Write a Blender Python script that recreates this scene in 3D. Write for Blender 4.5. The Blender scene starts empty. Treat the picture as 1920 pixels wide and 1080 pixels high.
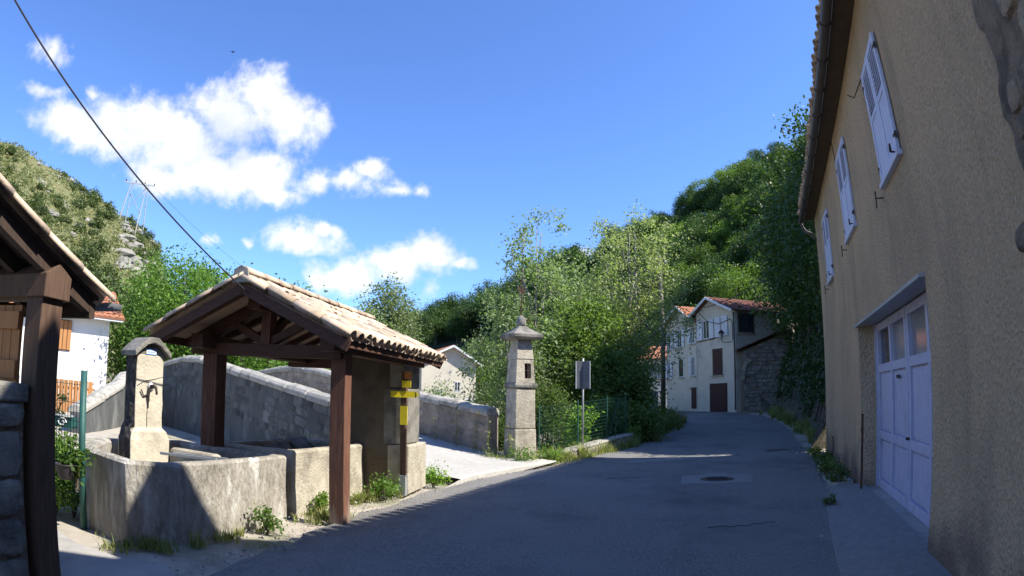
import bpy, math, random
import numpy as np
from mathutils import Matrix, Vector
random.seed(7); rng = np.random.default_rng(7)
S = bpy.context.scene; COL = S.collection
rad = math.radians

# ------------------------------------------------------------------ camera
EYE = 1.65; PITCH = .178937; ROLL = .011548; F_MM = 1138.69/1920*36
cd = bpy.data.cameras.new('camera'); cam = bpy.data.objects.new('camera', cd); COL.objects.link(cam); S.camera = cam
cd.type = 'PANO'; cd.panorama_type = 'FISHEYE_LENS_POLYNOMIAL'
cd.sensor_fit = 'HORIZONTAL'; cd.sensor_width = 36; cd.sensor_height = 20.25
cd.fisheye_fov = math.pi
cd.fisheye_polynomial_k0 = 0; cd.fisheye_polynomial_k1 = -1/F_MM
cd.fisheye_polynomial_k2 = 0; cd.fisheye_polynomial_k3 = 0; cd.fisheye_polynomial_k4 = 0
cd.clip_start = .05; cd.clip_end = 3000
def cdir(v):
    x, y, z = v; c, s = math.cos(ROLL), math.sin(ROLL); x, z = x*c-z*s, x*s+z*c
    c, s = math.cos(PITCH), math.sin(PITCH); return Vector((x, y*c-z*s, y*s+z*c))
rt, fw, up = cdir((1,0,0)), cdir((0,1,0)), cdir((0,0,1))
m = Matrix((rt, up, -fw)).transposed().to_4x4(); m.translation = (0,0,EYE); cam.matrix_world = m

# ------------------------------------------------------------------ sky, clouds and sun
SUN_AZ, SUN_EL = rad(103), rad(46.5)
W = bpy.data.worlds.new('World'); S.world = W; W.use_nodes = True
nt = W.node_tree; nt.nodes.clear()
def wn(t, **k):
    n = nt.nodes.new(t)
    for a, b in k.items(): setattr(n, a, b)
    return n
def wmath(op, a, b=None, c=None):
    n = wn('ShaderNodeMath', operation=op)
    for i, v in enumerate((a, b, c)):
        if v is None: continue
        if isinstance(v, (int, float)): n.inputs[i].default_value = v
        else: nt.links.new(v, n.inputs[i])
    return n.outputs[0]
sky = wn('ShaderNodeTexSky', sky_type='NISHITA', sun_disc=False)
sky.sun_elevation = SUN_EL; sky.sun_rotation = SUN_AZ; sky.altitude = 700; sky.air_density = 1.0; sky.dust_density = .2; sky.ozone_density = 4.0
bg = wn('ShaderNodeBackground'); bg.inputs[1].default_value = .115
tint = wn('ShaderNodeMixRGB', blend_type='MULTIPLY'); tint.inputs[0].default_value = 1; tint.inputs[2].default_value = (.84,1.04,1.42,1); nt.links.new(sky.outputs[0], tint.inputs[1]); nt.links.new(tint.outputs[0], bg.inputs[0])
tc = wn('ShaderNodeTexCoord'); sx = wn('ShaderNodeSeparateXYZ'); nt.links.new(tc.outputs['Generated'], sx.inputs[0])
azn = wmath('ARCTAN2', sx.outputs[0], sx.outputs[1]); eln = wmath('ARCSINE', sx.outputs[2])
cmb = wn('ShaderNodeCombineXYZ'); nt.links.new(azn, cmb.inputs[0]); nt.links.new(eln, cmb.inputs[1])
def wnoise(scale, det, rough, off=0):
    n = wn('ShaderNodeTexNoise'); n.inputs['Scale'].default_value = scale; n.inputs['Detail'].default_value = det; n.inputs['Roughness'].default_value = rough
    mp = wn('ShaderNodeMapping'); mp.inputs['Location'].default_value = (off, off*.7, off*1.3)
    nt.links.new(tc.outputs['Generated'], mp.inputs[0]); nt.links.new(mp.outputs[0], n.inputs['Vector']); return n
wx = wmath('MULTIPLY_ADD', wnoise(9, 4, .6, 3).outputs[0], .09, -.045); wy = wmath('MULTIPLY_ADD', wnoise(9, 4, .6, 11).outputs[0], .06, -.03)
azw = wmath('ADD', azn, wx); elw = wmath('ADD', eln, wy)
CL = [(-.767,.369,.0913,.0389,1),(-.676,.385,.1014,.056,1),(-.586,.37,.1015,.0639,1),(-.511,.423,.0941,.0566,1),(-.451,.465,.0555,.0488,1),(-.401,.432,.0711,.0467,1),(-.521,.328,.1189,.0433,1),(-.448,.336,.0827,.049,1),(-.612,.316,.0727,.0343,1),(-.407,.306,.0548,.0187,.9),(-.345,.333,.0414,.0214,.7),(-.805,.366,.0546,.0308,.7),(-.29,.338,.0554,.0207,.7),(-.25,.358,.0325,.0191,.8),(-.206,.335,.0416,.0131,.7),(-.164,.337,.0185,.014,.7),(-.359,.247,.0676,.0257,.9),(-.319,.257,.0316,.0138,.8),(-.511,.23,.0161,.0092,.6),(-.457,.233,.0108,.0068,.6),(-.286,.186,.0669,.0329,1),(-.216,.212,.0673,.0331,1),(-.145,.232,.0523,.0315,1),(-.099,.221,.0342,.0114,.8),(-.143,.176,.0178,.021,.55),(-.851,.462,.0297,.015,.6),(-.844,.411,.0413,.0113,.45),(-.754,.421,.0204,.0109,.5),(.112,.232,.0271,.0175,.9)]
for k in range(9):   # the same kind of scattered cumulus goes on round the rest of the sky
    a0 = 1.35 + k*.42; e0 = random.uniform(.15,.5)
    for j in range(3): CL.append((((a0+random.uniform(-.1,.1)+math.pi) % (2*math.pi))-math.pi, e0+random.uniform(-.03,.03), random.uniform(.05,.11), random.uniform(.02,.045), 1))
acc = None
for a0, e0, ra, re, w in CL:
    q = wmath('MULTIPLY', wmath('SUBTRACT', azw, a0), .92/ra); r_ = wmath('MULTIPLY', wmath('SUBTRACT', elw, e0), .92/re)
    d = wmath('MULTIPLY_ADD', wmath('SQRT', wmath('ADD', wmath('MULTIPLY', q, q), wmath('MULTIPLY', r_, r_))), -w, w)
    acc = d if acc is None else wmath('SMOOTH_MAX', acc, d, .12)
fb = wnoise(26, 8, .62, 5).outputs[0]
dens = wmath('ADD', acc, wmath('MULTIPLY_ADD', fb, 1.5, -.75))
mr = wn('ShaderNodeMapRange', interpolation_type='SMOOTHSTEP'); mr.inputs[1].default_value = -.14; mr.inputs[2].default_value = .72; nt.links.new(dens, mr.inputs[0])
sh = wn('ShaderNodeMapRange', interpolation_type='SMOOTHSTEP'); sh.inputs[1].default_value = .45; sh.inputs[2].default_value = .72
nt.links.new(wnoise(7, 5, .55, 21).outputs[0], sh.inputs[0])
cmix = wn('ShaderNodeMixRGB'); cmix.inputs[1].default_value = (1.0,1.0,1.0,1); cmix.inputs[2].default_value = (.60,.68,.80,1)
nt.links.new(wmath('MULTIPLY', sh.outputs[0], .75), cmix.inputs[0])
bgc = wn('ShaderNodeBackground'); bgc.inputs[1].default_value = .66; nt.links.new(cmix.outputs[0], bgc.inputs[0])
ms = wn('ShaderNodeMixShader'); nt.links.new(mr.outputs[0], ms.inputs[0]); nt.links.new(bg.outputs[0], ms.inputs[1]); nt.links.new(bgc.outputs[0], ms.inputs[2])
wo = wn('ShaderNodeOutputWorld'); nt.links.new(ms.outputs[0], wo.inputs[0])
sl = bpy.data.lights.new('sun', 'SUN'); sl.energy = 5.0; sl.angle = rad(.53); sl.color = (1,.95,.86)
so = bpy.data.objects.new('sun', sl); COL.objects.link(so)
sd = Vector((math.sin(SUN_AZ)*math.cos(SUN_EL), math.cos(SUN_AZ)*math.cos(SUN_EL), math.sin(SUN_EL)))
so.rotation_euler = (-sd).to_track_quat('-Z','Y').to_euler(); so.location = (20,-8,30)
S.view_settings.view_transform = 'Standard'; S.view_settings.look = 'None'; S.view_settings.exposure = .88; S.view_settings.gamma = 1
S.cycles.max_bounces = 4; S.cycles.diffuse_bounces = 3; S.cycles.glossy_bounces = 2; S.cycles.transmission_bounces = 2; S.cycles.transparent_max_bounces = 8

# ------------------------------------------------------------------ materials
def M(name, c1, c2=None, scale=5, rough=.85, bump=.3, bscale=45, c3=None, s3=1.3, lo3=.5, hi3=.7, stretch=(1,1,1), world=True, rand=0, bdist=.02, spec=.3, metal=0, vor=0, foot=None, rot=(0,0,0), vw=.45, streak=None):
    mt = bpy.data.materials.new(name); mt.use_nodes = True; t = mt.node_tree; N = t.nodes; L = t.links
    b = N['Principled BSDF']; b.inputs['Roughness'].default_value = rough; b.inputs['Specular IOR Level'].default_value = spec; b.inputs['Metallic'].default_value = metal
    if world: co = N.new('ShaderNodeNewGeometry').outputs['Position']
    else: co = N.new('ShaderNodeTexCoord').outputs['Object']
    mp = N.new('ShaderNodeMapping'); mp.inputs['Scale'].default_value = stretch; mp.inputs['Rotation'].default_value = rot; L.new(co, mp.inputs[0])
    def noise(s, d=5, r=.6):
        n = N.new('ShaderNodeTexNoise'); n.inputs['Scale'].default_value = s; n.inputs['Detail'].default_value = d; n.inputs['Roughness'].default_value = r
        L.new(mp.outputs[0], n.inputs['Vector']); return n.outputs[0]
    def mrange(v, a, b2):
        n = N.new('ShaderNodeMapRange'); n.inputs[1].default_value = a; n.inputs[2].default_value = b2; L.new(v, n.inputs[0]); return n.outputs[0]
    def mix(f, a, b2):
        n = N.new('ShaderNodeMixRGB'); L.new(f, n.inputs[0])
        for i, v in ((1,a),(2,b2)):
            if isinstance(v, tuple): n.inputs[i].default_value = (*v,1)
            else: L.new(v, n.inputs[i])
        return n.outputs[0]
    c2 = c2 or tuple(v*.8 for v in c1)
    col = mix(mrange(noise(scale), .32, .68), c1, c2)
    if c3: col = mix(mrange(noise(s3, 6), lo3, hi3), col, c3)
    if streak:
        m2 = N.new('ShaderNodeMapping'); m2.inputs['Scale'].default_value = streak[1]; L.new(co, m2.inputs[0]); n2 = N.new('ShaderNodeTexNoise'); n2.inputs['Scale'].default_value = 1; n2.inputs['Detail'].default_value = 7; n2.inputs['Roughness'].default_value = .65; L.new(m2.outputs[0], n2.inputs['Vector'])
        col = mix(mrange(n2.outputs[0], streak[2], streak[3]), col, streak[0])
    if foot:
        sp_ = N.new('ShaderNodeSeparateXYZ'); L.new(co, sp_.inputs[0]); nz = noise(1.1, 6); ma = N.new('ShaderNodeMath'); ma.operation = 'MULTIPLY_ADD'; L.new(nz, ma.inputs[0]); ma.inputs[1].default_value = 2.2; L.new(sp_.outputs[2], ma.inputs[2])
        col = mix(mrange(ma.outputs[0], foot[1]+1.1, foot[1]+.55), col, foot[0])
    if rand:
        oi = N.new('ShaderNodeObjectInfo'); f = N.new('ShaderNodeMapRange'); f.inputs[3].default_value = 1-rand; f.inputs[4].default_value = 1+rand; L.new(oi.outputs['Random'], f.inputs[0])
        mm = N.new('ShaderNodeVectorMath'); mm.operation = 'SCALE'; L.new(col, mm.inputs[0]); L.new(f.outputs[0], mm.inputs['Scale']); col = mm.outputs[0]
    L.new(col, b.inputs['Base Color'])
    if bump:
        bp = N.new('ShaderNodeBump'); bp.inputs['Strength'].default_value = bump; bp.inputs['Distance'].default_value = bdist
        h = noise(bscale, 6, .65)
        if vor:
            v = N.new('ShaderNodeTexVoronoi'); v.inputs['Scale'].default_value = vor; L.new(mp.outputs[0], v.inputs['Vector'])
            ad = N.new('ShaderNodeMath'); ad.operation = 'MULTIPLY_ADD'; L.new(v.outputs[0], ad.inputs[0]); ad.inputs[1].default_value = vw; L.new(h, ad.inputs[2]); h = ad.outputs[0]
        L.new(h, bp.inputs['Height']); L.new(bp.outputs[0], b.inputs['Normal'])
    return mt
def leafmat(name, c1, c2, trans=.35):
    mt = bpy.data.materials.new(name); mt.use_nodes = True; t = mt.node_tree; N = t.nodes; L = t.links; N.clear()
    g = N.new('ShaderNodeNewGeometry'); mx = N.new('ShaderNodeMixRGB'); mx.inputs[1].default_value = (*c1,1); mx.inputs[2].default_value = (*c2,1); L.new(g.outputs['Random Per Island'], mx.inputs[0])
    oi = N.new('ShaderNodeObjectInfo'); f = N.new('ShaderNodeMapRange'); f.inputs[3].default_value = .72; f.inputs[4].default_value = 1.25; L.new(oi.outputs['Random'], f.inputs[0])
    mm = N.new('ShaderNodeVectorMath'); mm.operation = 'SCALE'; L.new(mx.outputs[0], mm.inputs[0]); L.new(f.outputs[0], mm.inputs['Scale'])
    b = N.new('ShaderNodeBsdfPrincipled'); b.inputs['Roughness'].default_value = .5; b.inputs['Specular IOR Level'].default_value = .35; L.new(mm.outputs[0], b.inputs['Base Color'])
    tr = N.new('ShaderNodeBsdfTranslucent'); sc = N.new('ShaderNodeVectorMath'); sc.operation = 'MULTIPLY'; sc.inputs[1].default_value = (1.3,1.5,.7); L.new(mm.outputs[0], sc.inputs[0]); L.new(sc.outputs[0], tr.inputs[0])
    s = N.new('ShaderNodeMixShader'); s.inputs[0].default_value = trans; L.new(b.outputs[0], s.inputs[1]); L.new(tr.outputs[0], s.inputs[2])
    o = N.new('ShaderNodeOutputMaterial'); L.new(s.outputs[0], o.inputs[0]); return mt
K = {}
K['asphalt'] = M('asphalt', (.265,.25,.23), (.11,.108,.106), 34, .9, 1, 48, c3=(.215,.205,.19), s3=.5, lo3=.45, hi3=.68, bdist=.012, streak=((.10,.10,.102),(.5,.35,1),.5,.72))
K['asphalt_patch'] = M('asphalt_patch', (.27,.26,.245), (.20,.195,.185), 14, .9, .3, 140, bdist=.006)
K['asphalt_dark'] = M('asphalt_dark', (.15,.145,.14), (.085,.085,.086), 34, .9, 1, 48, bdist=.012)
K['crack'] = M('crack', (.055,.055,.055), None, 8, .95, .2)
K['concrete'] = M('concrete', (.40,.38,.345), (.33,.315,.29), 3, .9, .3, 60, c3=(.25,.235,.21), s3=1.1, bdist=.01)
K['deck'] = M('deck', (.47,.45,.41), (.36,.345,.31), 9, .9, .4, 50, c3=(.38,.36,.32), s3=.7, bdist=.01)
K['dirt'] = M('dirt', (.46,.41,.34), (.36,.32,.26), 2.2, .95, .5, 40, c3=(.13,.14,.06), s3=.6, lo3=.52, hi3=.68, bdist=.03)
K['stucco'] = M('stucco', (.80,.595,.375), (.59,.435,.27), 26, .95, 1.0, 30, vor=24, vw=.5, c3=(.48,.355,.225), s3=.45, lo3=.42, hi3=.75, bdist=.085, foot=((.27,.20,.145),.65), streak=((.36,.28,.195),(1.6,1.6,.35),.52,.85))
K['mortar'] = M('mortar', (.34,.27,.195), (.22,.175,.13), 9, .95, 1, 18, c3=(.12,.10,.08), s3=4, bdist=.09)
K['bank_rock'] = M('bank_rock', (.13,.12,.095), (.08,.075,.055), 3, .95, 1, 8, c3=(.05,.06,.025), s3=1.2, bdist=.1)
K['shelter_wood'] = M('shelter_wood', (.065,.042,.03), (.04,.026,.02), 5, .8, .5, 12, stretch=(6,6,1.5), bdist=.008)
K['rubble'] = M('rubble', (.42,.34,.25), (.29,.235,.175), 9, .95, 1, 15, c3=(.13,.11,.09), s3=5, bdist=.09, rand=.3)
K['limestone'] = M('limestone', (.50,.45,.355), (.37,.33,.255), 6, .92, 1, 24, c3=(.22,.195,.155), s3=2.1, lo3=.5, hi3=.7, bdist=.026, streak=((.27,.24,.19),(3.5,3.5,.6),.52,.75))
K['pale_stone'] = M('pale_stone', (.56,.50,.39), (.46,.41,.315), 5, .92, .6, 26, c3=(.33,.29,.225), s3=2.6, lo3=.52, hi3=.72, bdist=.02)
K['limestone_dark'] = M('limestone_dark', (.33,.31,.265), (.24,.225,.19), 5, .95, .9, 26, c3=(.12,.115,.10), s3=2.4, lo3=.45, hi3=.65, bdist=.03, rand=.15)
K['chisel'] = M('chisel', (.47,.43,.36), (.27,.245,.20), 4, .95, 1, 7, c3=(.66,.635,.57), s3=1.1, lo3=.54, hi3=.66, bdist=.07, stretch=(3.2,3.2,1.0), rot=(.5,.45,0))
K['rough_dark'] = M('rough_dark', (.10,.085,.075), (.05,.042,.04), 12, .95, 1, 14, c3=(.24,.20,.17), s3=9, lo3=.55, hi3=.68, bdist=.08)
K['wallface'] = M('wallface', (.115,.12,.115), (.065,.07,.068), 3, .95, .8, 22, c3=(.19,.19,.18), s3=2.2, lo3=.55, hi3=.72, bdist=.03, stretch=(1,1,.45))
K['wallstone'] = M('wallstone', (.135,.14,.13), (.075,.08,.075), 5, .95, .9, 22, c3=(.05,.05,.045), s3=2.5, bdist=.03, rand=.35, stretch=(1,1,.6))
K['bridge_brown'] = M('bridge_brown', (.34,.29,.225), (.25,.21,.165), 4, .95, .8, 24, c3=(.16,.14,.11), s3=2, bdist=.03, rand=.2)
K['plaster_dark'] = M('plaster_dark', (.15,.12,.085), (.10,.08,.058), 3, .95, .7, 26, c3=(.065,.05,.038), s3=1.2, bdist=.02)
K['coping'] = M('coping', (.42,.395,.34), (.31,.295,.255), 6, .95, .9, 22, c3=(.17,.165,.14), s3=3, bdist=.03, rand=.12)
K['wood'] = M('wood', (.13,.06,.037), (.08,.036,.024), 5, .75, .45, 14, c3=(.21,.10,.06), s3=3, stretch=(9,9,.9), bdist=.008)
K['wood_foot'] = M('wood_foot', (.165,.078,.047), (.10,.045,.028), 5, .75, .45, 14, c3=(.21,.10,.06), s3=3, stretch=(9,9,.9), bdist=.008, foot=((.30,.245,.19),.35))
K['wood_y'] = M('wood_y', (.11,.053,.034), (.068,.033,.022), 5, .75, .45, 14, stretch=(9,.9,9), world=False, bdist=.008)
K['wood_x'] = M('wood_x', (.11,.053,.034), (.068,.033,.022), 5, .75, .45, 14, stretch=(.9,9,9), world=False, bdist=.008)
K['wood_grey'] = M('wood_grey', (.30,.235,.18), (.20,.155,.12), 6, .85, .5, 14, stretch=(9,9,1), bdist=.008)
K['post_wood'] = M('post_wood', (.125,.075,.048), (.075,.043,.029), 5, .75, .5, 12, stretch=(9,9,.9), bdist=.008)
K['board'] = M('board', (.66,.46,.31), (.56,.38,.25), 5, .85, .3, 20, stretch=(4,1,4), rand=.15)
K['orange_wood'] = M('orange_wood', (.42,.20,.07), (.34,.15,.05), 4, .6, .3, 16, stretch=(7,7,1), rand=.12)
K['tile'] = M('tile', (.54,.425,.315), (.46,.345,.245), 5, .9, .4, 40, c3=(.27,.22,.17), s3=6, lo3=.5, hi3=.72, rand=.33, bdist=.01)
K['tile_orange'] = M('tile_orange', (.46,.19,.10), (.38,.15,.08), 3, .9, .4, 30, c3=(.30,.17,.11), s3=2, bdist=.01)
K['tile_red'] = M('tile_red', (.24,.095,.06), (.17,.07,.05), 3, .9, .4, 30, c3=(.12,.08,.06), s3=2, bdist=.01)
K['zinc'] = M('zinc', (.085,.068,.06), (.055,.045,.04), 6, .55, .15, 30, spec=.5)
K['galv'] = M('galv', (.42,.43,.44), (.34,.35,.36), 9, .45, .1, 30, metal=.4)
K['dark_iron'] = M('dark_iron', (.035,.03,.028), (.06,.035,.025), 12, .7, .3, 50)
K['rust'] = M('rust', (.11,.05,.03), (.07,.035,.025), 14, .85, .4, 60)
K['lilac'] = M('lilac', (.46,.47,.61), (.39,.40,.53), 7, .6, .2, 40, c3=(.33,.335,.42), s3=3.2, lo3=.55, hi3=.75, foot=((.27,.265,.29),.0), streak=((.34,.34,.42),(7,7,.5),.55,.8))
K['shutter_blue'] = M('shutter_blue', (.50,.54,.68), (.44,.48,.62), 4, .6, .12, 40, c3=(.36,.38,.47), s3=3, lo3=.58, hi3=.75)
K['curtain'] = M('curtain', (.26,.26,.28), (.16,.16,.18), 6, .12, 0, spec=.6, stretch=(6,6,1))
K['glass'] = M('glass', (.03,.035,.045), (.05,.055,.06), 2, .08, 0, spec=.8)
K['render_cream'] = M('render_cream', (.66,.605,.49), (.57,.52,.415), 1.5, .9, .3, 50, c3=(.34,.31,.26), s3=.8, lo3=.55, hi3=.75)
K['render_white'] = M('render_white', (.78,.76,.71), (.70,.68,.64), 1.5, .9, .3, 50)
K['white_paint'] = M('white_paint', (.72,.73,.74), (.62,.64,.66), 3, .6, .1, 40)
K['maroon'] = M('maroon', (.075,.028,.026), (.05,.02,.02), 4, .65, .2, 30, stretch=(6,6,1))
K['brown_frame'] = M('brown_frame', (.10,.07,.04), (.07,.05,.03), 5, .7, .2)
K['yellow'] = M('yellow', (.86,.72,.03), (.80,.64,.02), 6, .5, .05)
K['orange_sign'] = M('orange_sign', (.55,.22,.06), None, 6, .6, .05)
K['blue_paint'] = M('blue_paint', (.08,.22,.55), None, 6, .5, .05)
K['green_paint'] = M('green_paint', (.025,.10,.088), (.02,.075,.068), 8, .5, .1)
K['wire_green'] = M('wire_green', (.03,.10,.07), None, 8, .5, 0)
K['black_plastic'] = M('black_plastic', (.045,.04,.045), None, 8, .5, .05)
K['sign_grey'] = M('sign_grey', (.17,.175,.18), (.13,.135,.14), 5, .5, .1, metal=.3)
K['bark'] = M('bark', (.16,.135,.105), (.09,.075,.06), 8, .95, .9, 18, stretch=(3,3,.7), bdist=.03)
K['bark_pale'] = M('bark_pale', (.34,.32,.27), (.20,.185,.155), 6, .95, .6, 18, stretch=(2,2,.8), bdist=.02)
K['pole_wood'] = M('pole_wood', (.20,.18,.155), (.13,.115,.10), 6, .9, .4, 18, stretch=(8,8,.6))
K['water'] = M('water', (.03,.05,.045), (.04,.055,.045), 2, .06, .15, 9, spec=.6, bdist=.01)
K['rock'] = M('rock', (.33,.305,.26), (.23,.21,.18), 2, .95, 1, 9, c3=(.14,.15,.08), s3=.9, bdist=.1, rand=.15)
K['hill_grass'] = M('hill_grass', (.12,.145,.05), (.25,.22,.10), .55, .98, 1, 1.6, c3=(.36,.33,.27), s3=.16, lo3=.57, hi3=.66, bdist=.8)
K['hill_cover'] = leafmat('hill_cover', (.10,.135,.04), (.26,.25,.11), .25)
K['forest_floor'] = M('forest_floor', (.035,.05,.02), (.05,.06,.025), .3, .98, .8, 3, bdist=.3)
K['soil'] = M('soil', (.10,.075,.05), None, 10, .95, .5)
K['ivy'] = leafmat('ivy', (.028,.055,.018), (.05,.085,.028), .25)
K['leaf_walnut'] = leafmat('leaf_walnut', (.075,.15,.025), (.13,.22,.04), .4)
K['leaf_aspen'] = leafmat('leaf_aspen', (.145,.21,.08), (.32,.38,.21), .45)
K['leaf_willow'] = leafmat('leaf_willow', (.19,.235,.09), (.38,.41,.22), .45)
K['leaf_dark'] = leafmat('leaf_dark', (.085,.14,.03), (.16,.22,.055), .4)
K['leaf_poplar'] = leafmat('leaf_poplar', (.16,.21,.10), (.27,.32,.17), .4)
K['leaf_forest'] = leafmat('leaf_forest', (.045,.088,.023), (.085,.14,.036), .3)
K['leaf_forest_b'] = leafmat('leaf_forest_b', (.11,.18,.032), (.17,.25,.05), .35)
K['leaf_bright'] = leafmat('leaf_bright', (.13,.24,.03), (.22,.33,.06), .45)
K['leaf_scrub'] = leafmat('leaf_scrub', (.075,.105,.03), (.12,.15,.05), .25)
K['grass'] = leafmat('grass', (.13,.19,.04), (.36,.33,.15), .4)
K['flower'] = M('flower', (.75,.6,.05), None, 5, .7, 0)

# ------------------------------------------------------------------ builders
def link(name, me, mat=None, parent=None, loc=None, rz=None, scale=None):
    o = bpy.data.objects.new(name, me); COL.objects.link(o)
    if mat and me is not None and not me.materials: me.materials.append(K[mat])
    if parent: o.parent = parent
    if loc is not None: o.location = loc
    if rz is not None: o.rotation_euler = (0,0,rz)
    if scale is not None: o.scale = scale
    return o
class MB:
    def __init__(s): s.v = []; s.f = []
    def add(s, vs, fs):
        o = len(s.v); s.v += [tuple(v) for v in vs]; s.f += [tuple(i+o for i in f) for f in fs]; return s
    def box(s, x0, x1, y0, y1, z0, z1):
        return s.add([(x0,y0,z0),(x1,y0,z0),(x1,y1,z0),(x0,y1,z0),(x0,y0,z1),(x1,y0,z1),(x1,y1,z1),(x0,y1,z1)],
                     [(3,2,1,0),(4,5,6,7),(0,1,5,4),(1,2,6,5),(2,3,7,6),(3,0,4,7)])
    def bar(s, p, q, w, h, upv=(0,0,1)):   # square bar from p to q, width w (sideways), height h
        p, q = Vector(p), Vector(q); d = (q-p).normalized(); u = Vector(upv); sd_ = d.cross(u).normalized(); u = sd_.cross(d)
        a, b = sd_*w/2, u*h/2
        vs = [p-a-b, p+a-b, p+a+b, p-a+b, q-a-b, q+a-b, q+a+b, q-a+b]
        return s.add(vs, [(0,1,2,3),(7,6,5,4),(0,4,5,1),(1,5,6,2),(2,6,7,3),(3,7,4,0)])
    def tube(s, pts, rs, n=8, cap=True):
        pts = [Vector(p) for p in pts]
        if not isinstance(rs, (list, tuple)): rs = [rs]*len(pts)
        o = len(s.v); ref = Vector((0,0,1))
        for i, p in enumerate(pts):
            d = (pts[min(i+1,len(pts)-1)]-pts[max(i-1,0)]).normalized()
            a = d.cross(ref if abs(d.dot(ref)) < .95 else Vector((1,0,0))).normalized(); b = d.cross(a)
            for k in range(n):
                t = 2*math.pi*k/n; s.v.append(tuple(p+(a*math.cos(t)+b*math.sin(t))*rs[i]))
        for i in range(len(pts)-1):
            for k in range(n):
                k2 = (k+1) % n; s.f.append((o+i*n+k, o+(i+1)*n+k, o+(i+1)*n+k2, o+i*n+k2))
        if cap: s.f.append(tuple(o+k for k in range(n))); s.f.append(tuple(o+(len(pts)-1)*n+k for k in reversed(range(n))))
        return s
    def prism(s, poly, z0, z1):   # poly: ccw xy
        if sum(poly[i][0]*poly[(i+1)%len(poly)][1]-poly[(i+1)%len(poly)][0]*poly[i][1] for i in range(len(poly))) < 0: poly = poly[::-1]
        n = len(poly); f0 = z0 if callable(z0) else (lambda x, y: z0); f1 = z1 if callable(z1) else (lambda x, y: z1)
        vs = [(x,y,f0(x,y)) for x, y in poly]+[(x,y,f1(x,y)) for x, y in poly]
        return s.add(vs, [tuple(reversed(range(n))), tuple(range(n,2*n))]+[(i,(i+1)%n,n+(i+1)%n,n+i) for i in range(n)])
    def extr(s, prof, p, u, v, d):  # planar profile [(a,b)] in axes u,v at p, extruded by vector d
        p, u, v, d = Vector(p), Vector(u), Vector(v), Vector(d); n = len(prof)
        vs = [p+u*a+v*b for a, b in prof]; vs += [q+d for q in vs]
        return s.add(vs, [tuple(range(n)), tuple(reversed(range(n,2*n)))]+[(i,n+i,n+(i+1)%n,(i+1)%n) for i in range(n)])
    def lathe(s, prof, c=(0,0,0), n=12):
        o = len(s.v)
        for r, z in prof:
            for k in range(n): t = 2*math.pi*k/n; s.v.append((c[0]+r*math.cos(t), c[1]+r*math.sin(t), c[2]+z))
        for i in range(len(prof)-1):
            for k in range(n): k2 = (k+1) % n; s.f.append((o+i*n+k, o+i*n+k2, o+(i+1)*n+k2, o+(i+1)*n+k))
        return s
    def mesh(s, name, mat, smooth=False):
        me = bpy.data.meshes.new(name); me.from_pydata(s.v, [], s.f); me.materials.append(K[mat]); me.validate()
        if smooth: me.polygons.foreach_set('use_smooth', [True]*len(me.polygons))
        return me
    def build(s, name, mat, parent=None, smooth=False, bevel=0, **kw):
        o = link(name, s.mesh(name, mat, smooth), None, parent, **kw)
        if bevel:
            b = o.modifiers.new('bevel', 'BEVEL'); b.width = bevel; b.segments = 2; b.limit_method = 'ANGLE'; b.angle_limit = rad(35)
        return o
def tag(o, label, cat, group=None):
    o['label'] = label; o['category'] = cat
    if group: o['group'] = group
    return o
def thing(name, label, cat, loc=(0,0,0), rz=0, group=None):
    o = link(name, None, None, None, loc, rz); o.empty_display_size = .2; return tag(o, label, cat, group)
def structure(o, kind='structure'): o['kind'] = kind; return o
def smoothstep(a, b, x): t = min(1, max(0, (x-a)/(b-a))); return t*t*(3-2*t)
def lerp(a, b, t): return a+(b-a)*t
def interp(x, pts):
    if x <= pts[0][0]: return pts[0][1]
    for (a, b), (c, d) in zip(pts, pts[1:]):
        if x <= c: return b+(d-b)*(x-a)/(c-a)
    return pts[-1][1]
class VN:   # small value noise
    def __init__(s, seed): s.g = np.random.default_rng(seed).random((64,64))
    def __call__(s, x, y):
        i, j = math.floor(x), math.floor(y); u, v = x-i, y-j; u = u*u*(3-2*u); v = v*v*(3-2*v); g = s.g
        return lerp(lerp(g[i%64,j%64], g[(i+1)%64,j%64], u), lerp(g[i%64,(j+1)%64], g[(i+1)%64,(j+1)%64], u), v)
vn = VN(3)
def fbm(x, y, o=4): return sum(vn(x*2**k+k*17, y*2**k+k*9)/2**k for k in range(o))/1.9

# irregular stones and canal tiles, shared meshes
STONES = {}
def stone_mesh(mat, i):
    if (mat, i) not in STONES:
        r = random.Random(i*13+5); j = lambda a: r.uniform(-a,a)
        n = 7; mb = MB(); outer = []
        for k in range(n*2):
            t = 2*math.pi*k/(n*2); c, s_ = math.cos(t), math.sin(t); p = 4.0
            q = (abs(c)**p+abs(s_)**p)**(-1/p); outer.append((c*q*.5*(1+j(.09)), s_*q*.5*(1+j(.09))))
        m_ = len(outer); vs = [(x,0,z) for x, z in outer]+[(x*.93,-.75,z*.93) for x, z in outer]+[(x*.72,-1+j(.15),z*.72) for x, z in outer]+[(j(.05),-1.05,j(.05))]
        fs = []
        for k in range(m_):
            k2 = (k+1) % m_; fs += [(k,k2,m_+k2,m_+k),(m_+k,m_+k2,2*m_+k2,2*m_+k),(2*m_+k,2*m_+k2,3*m_)]
        STONES[(mat, i)] = mb.add(vs, fs).mesh('stone', mat, False)
    return STONES[(mat, i)]
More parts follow.
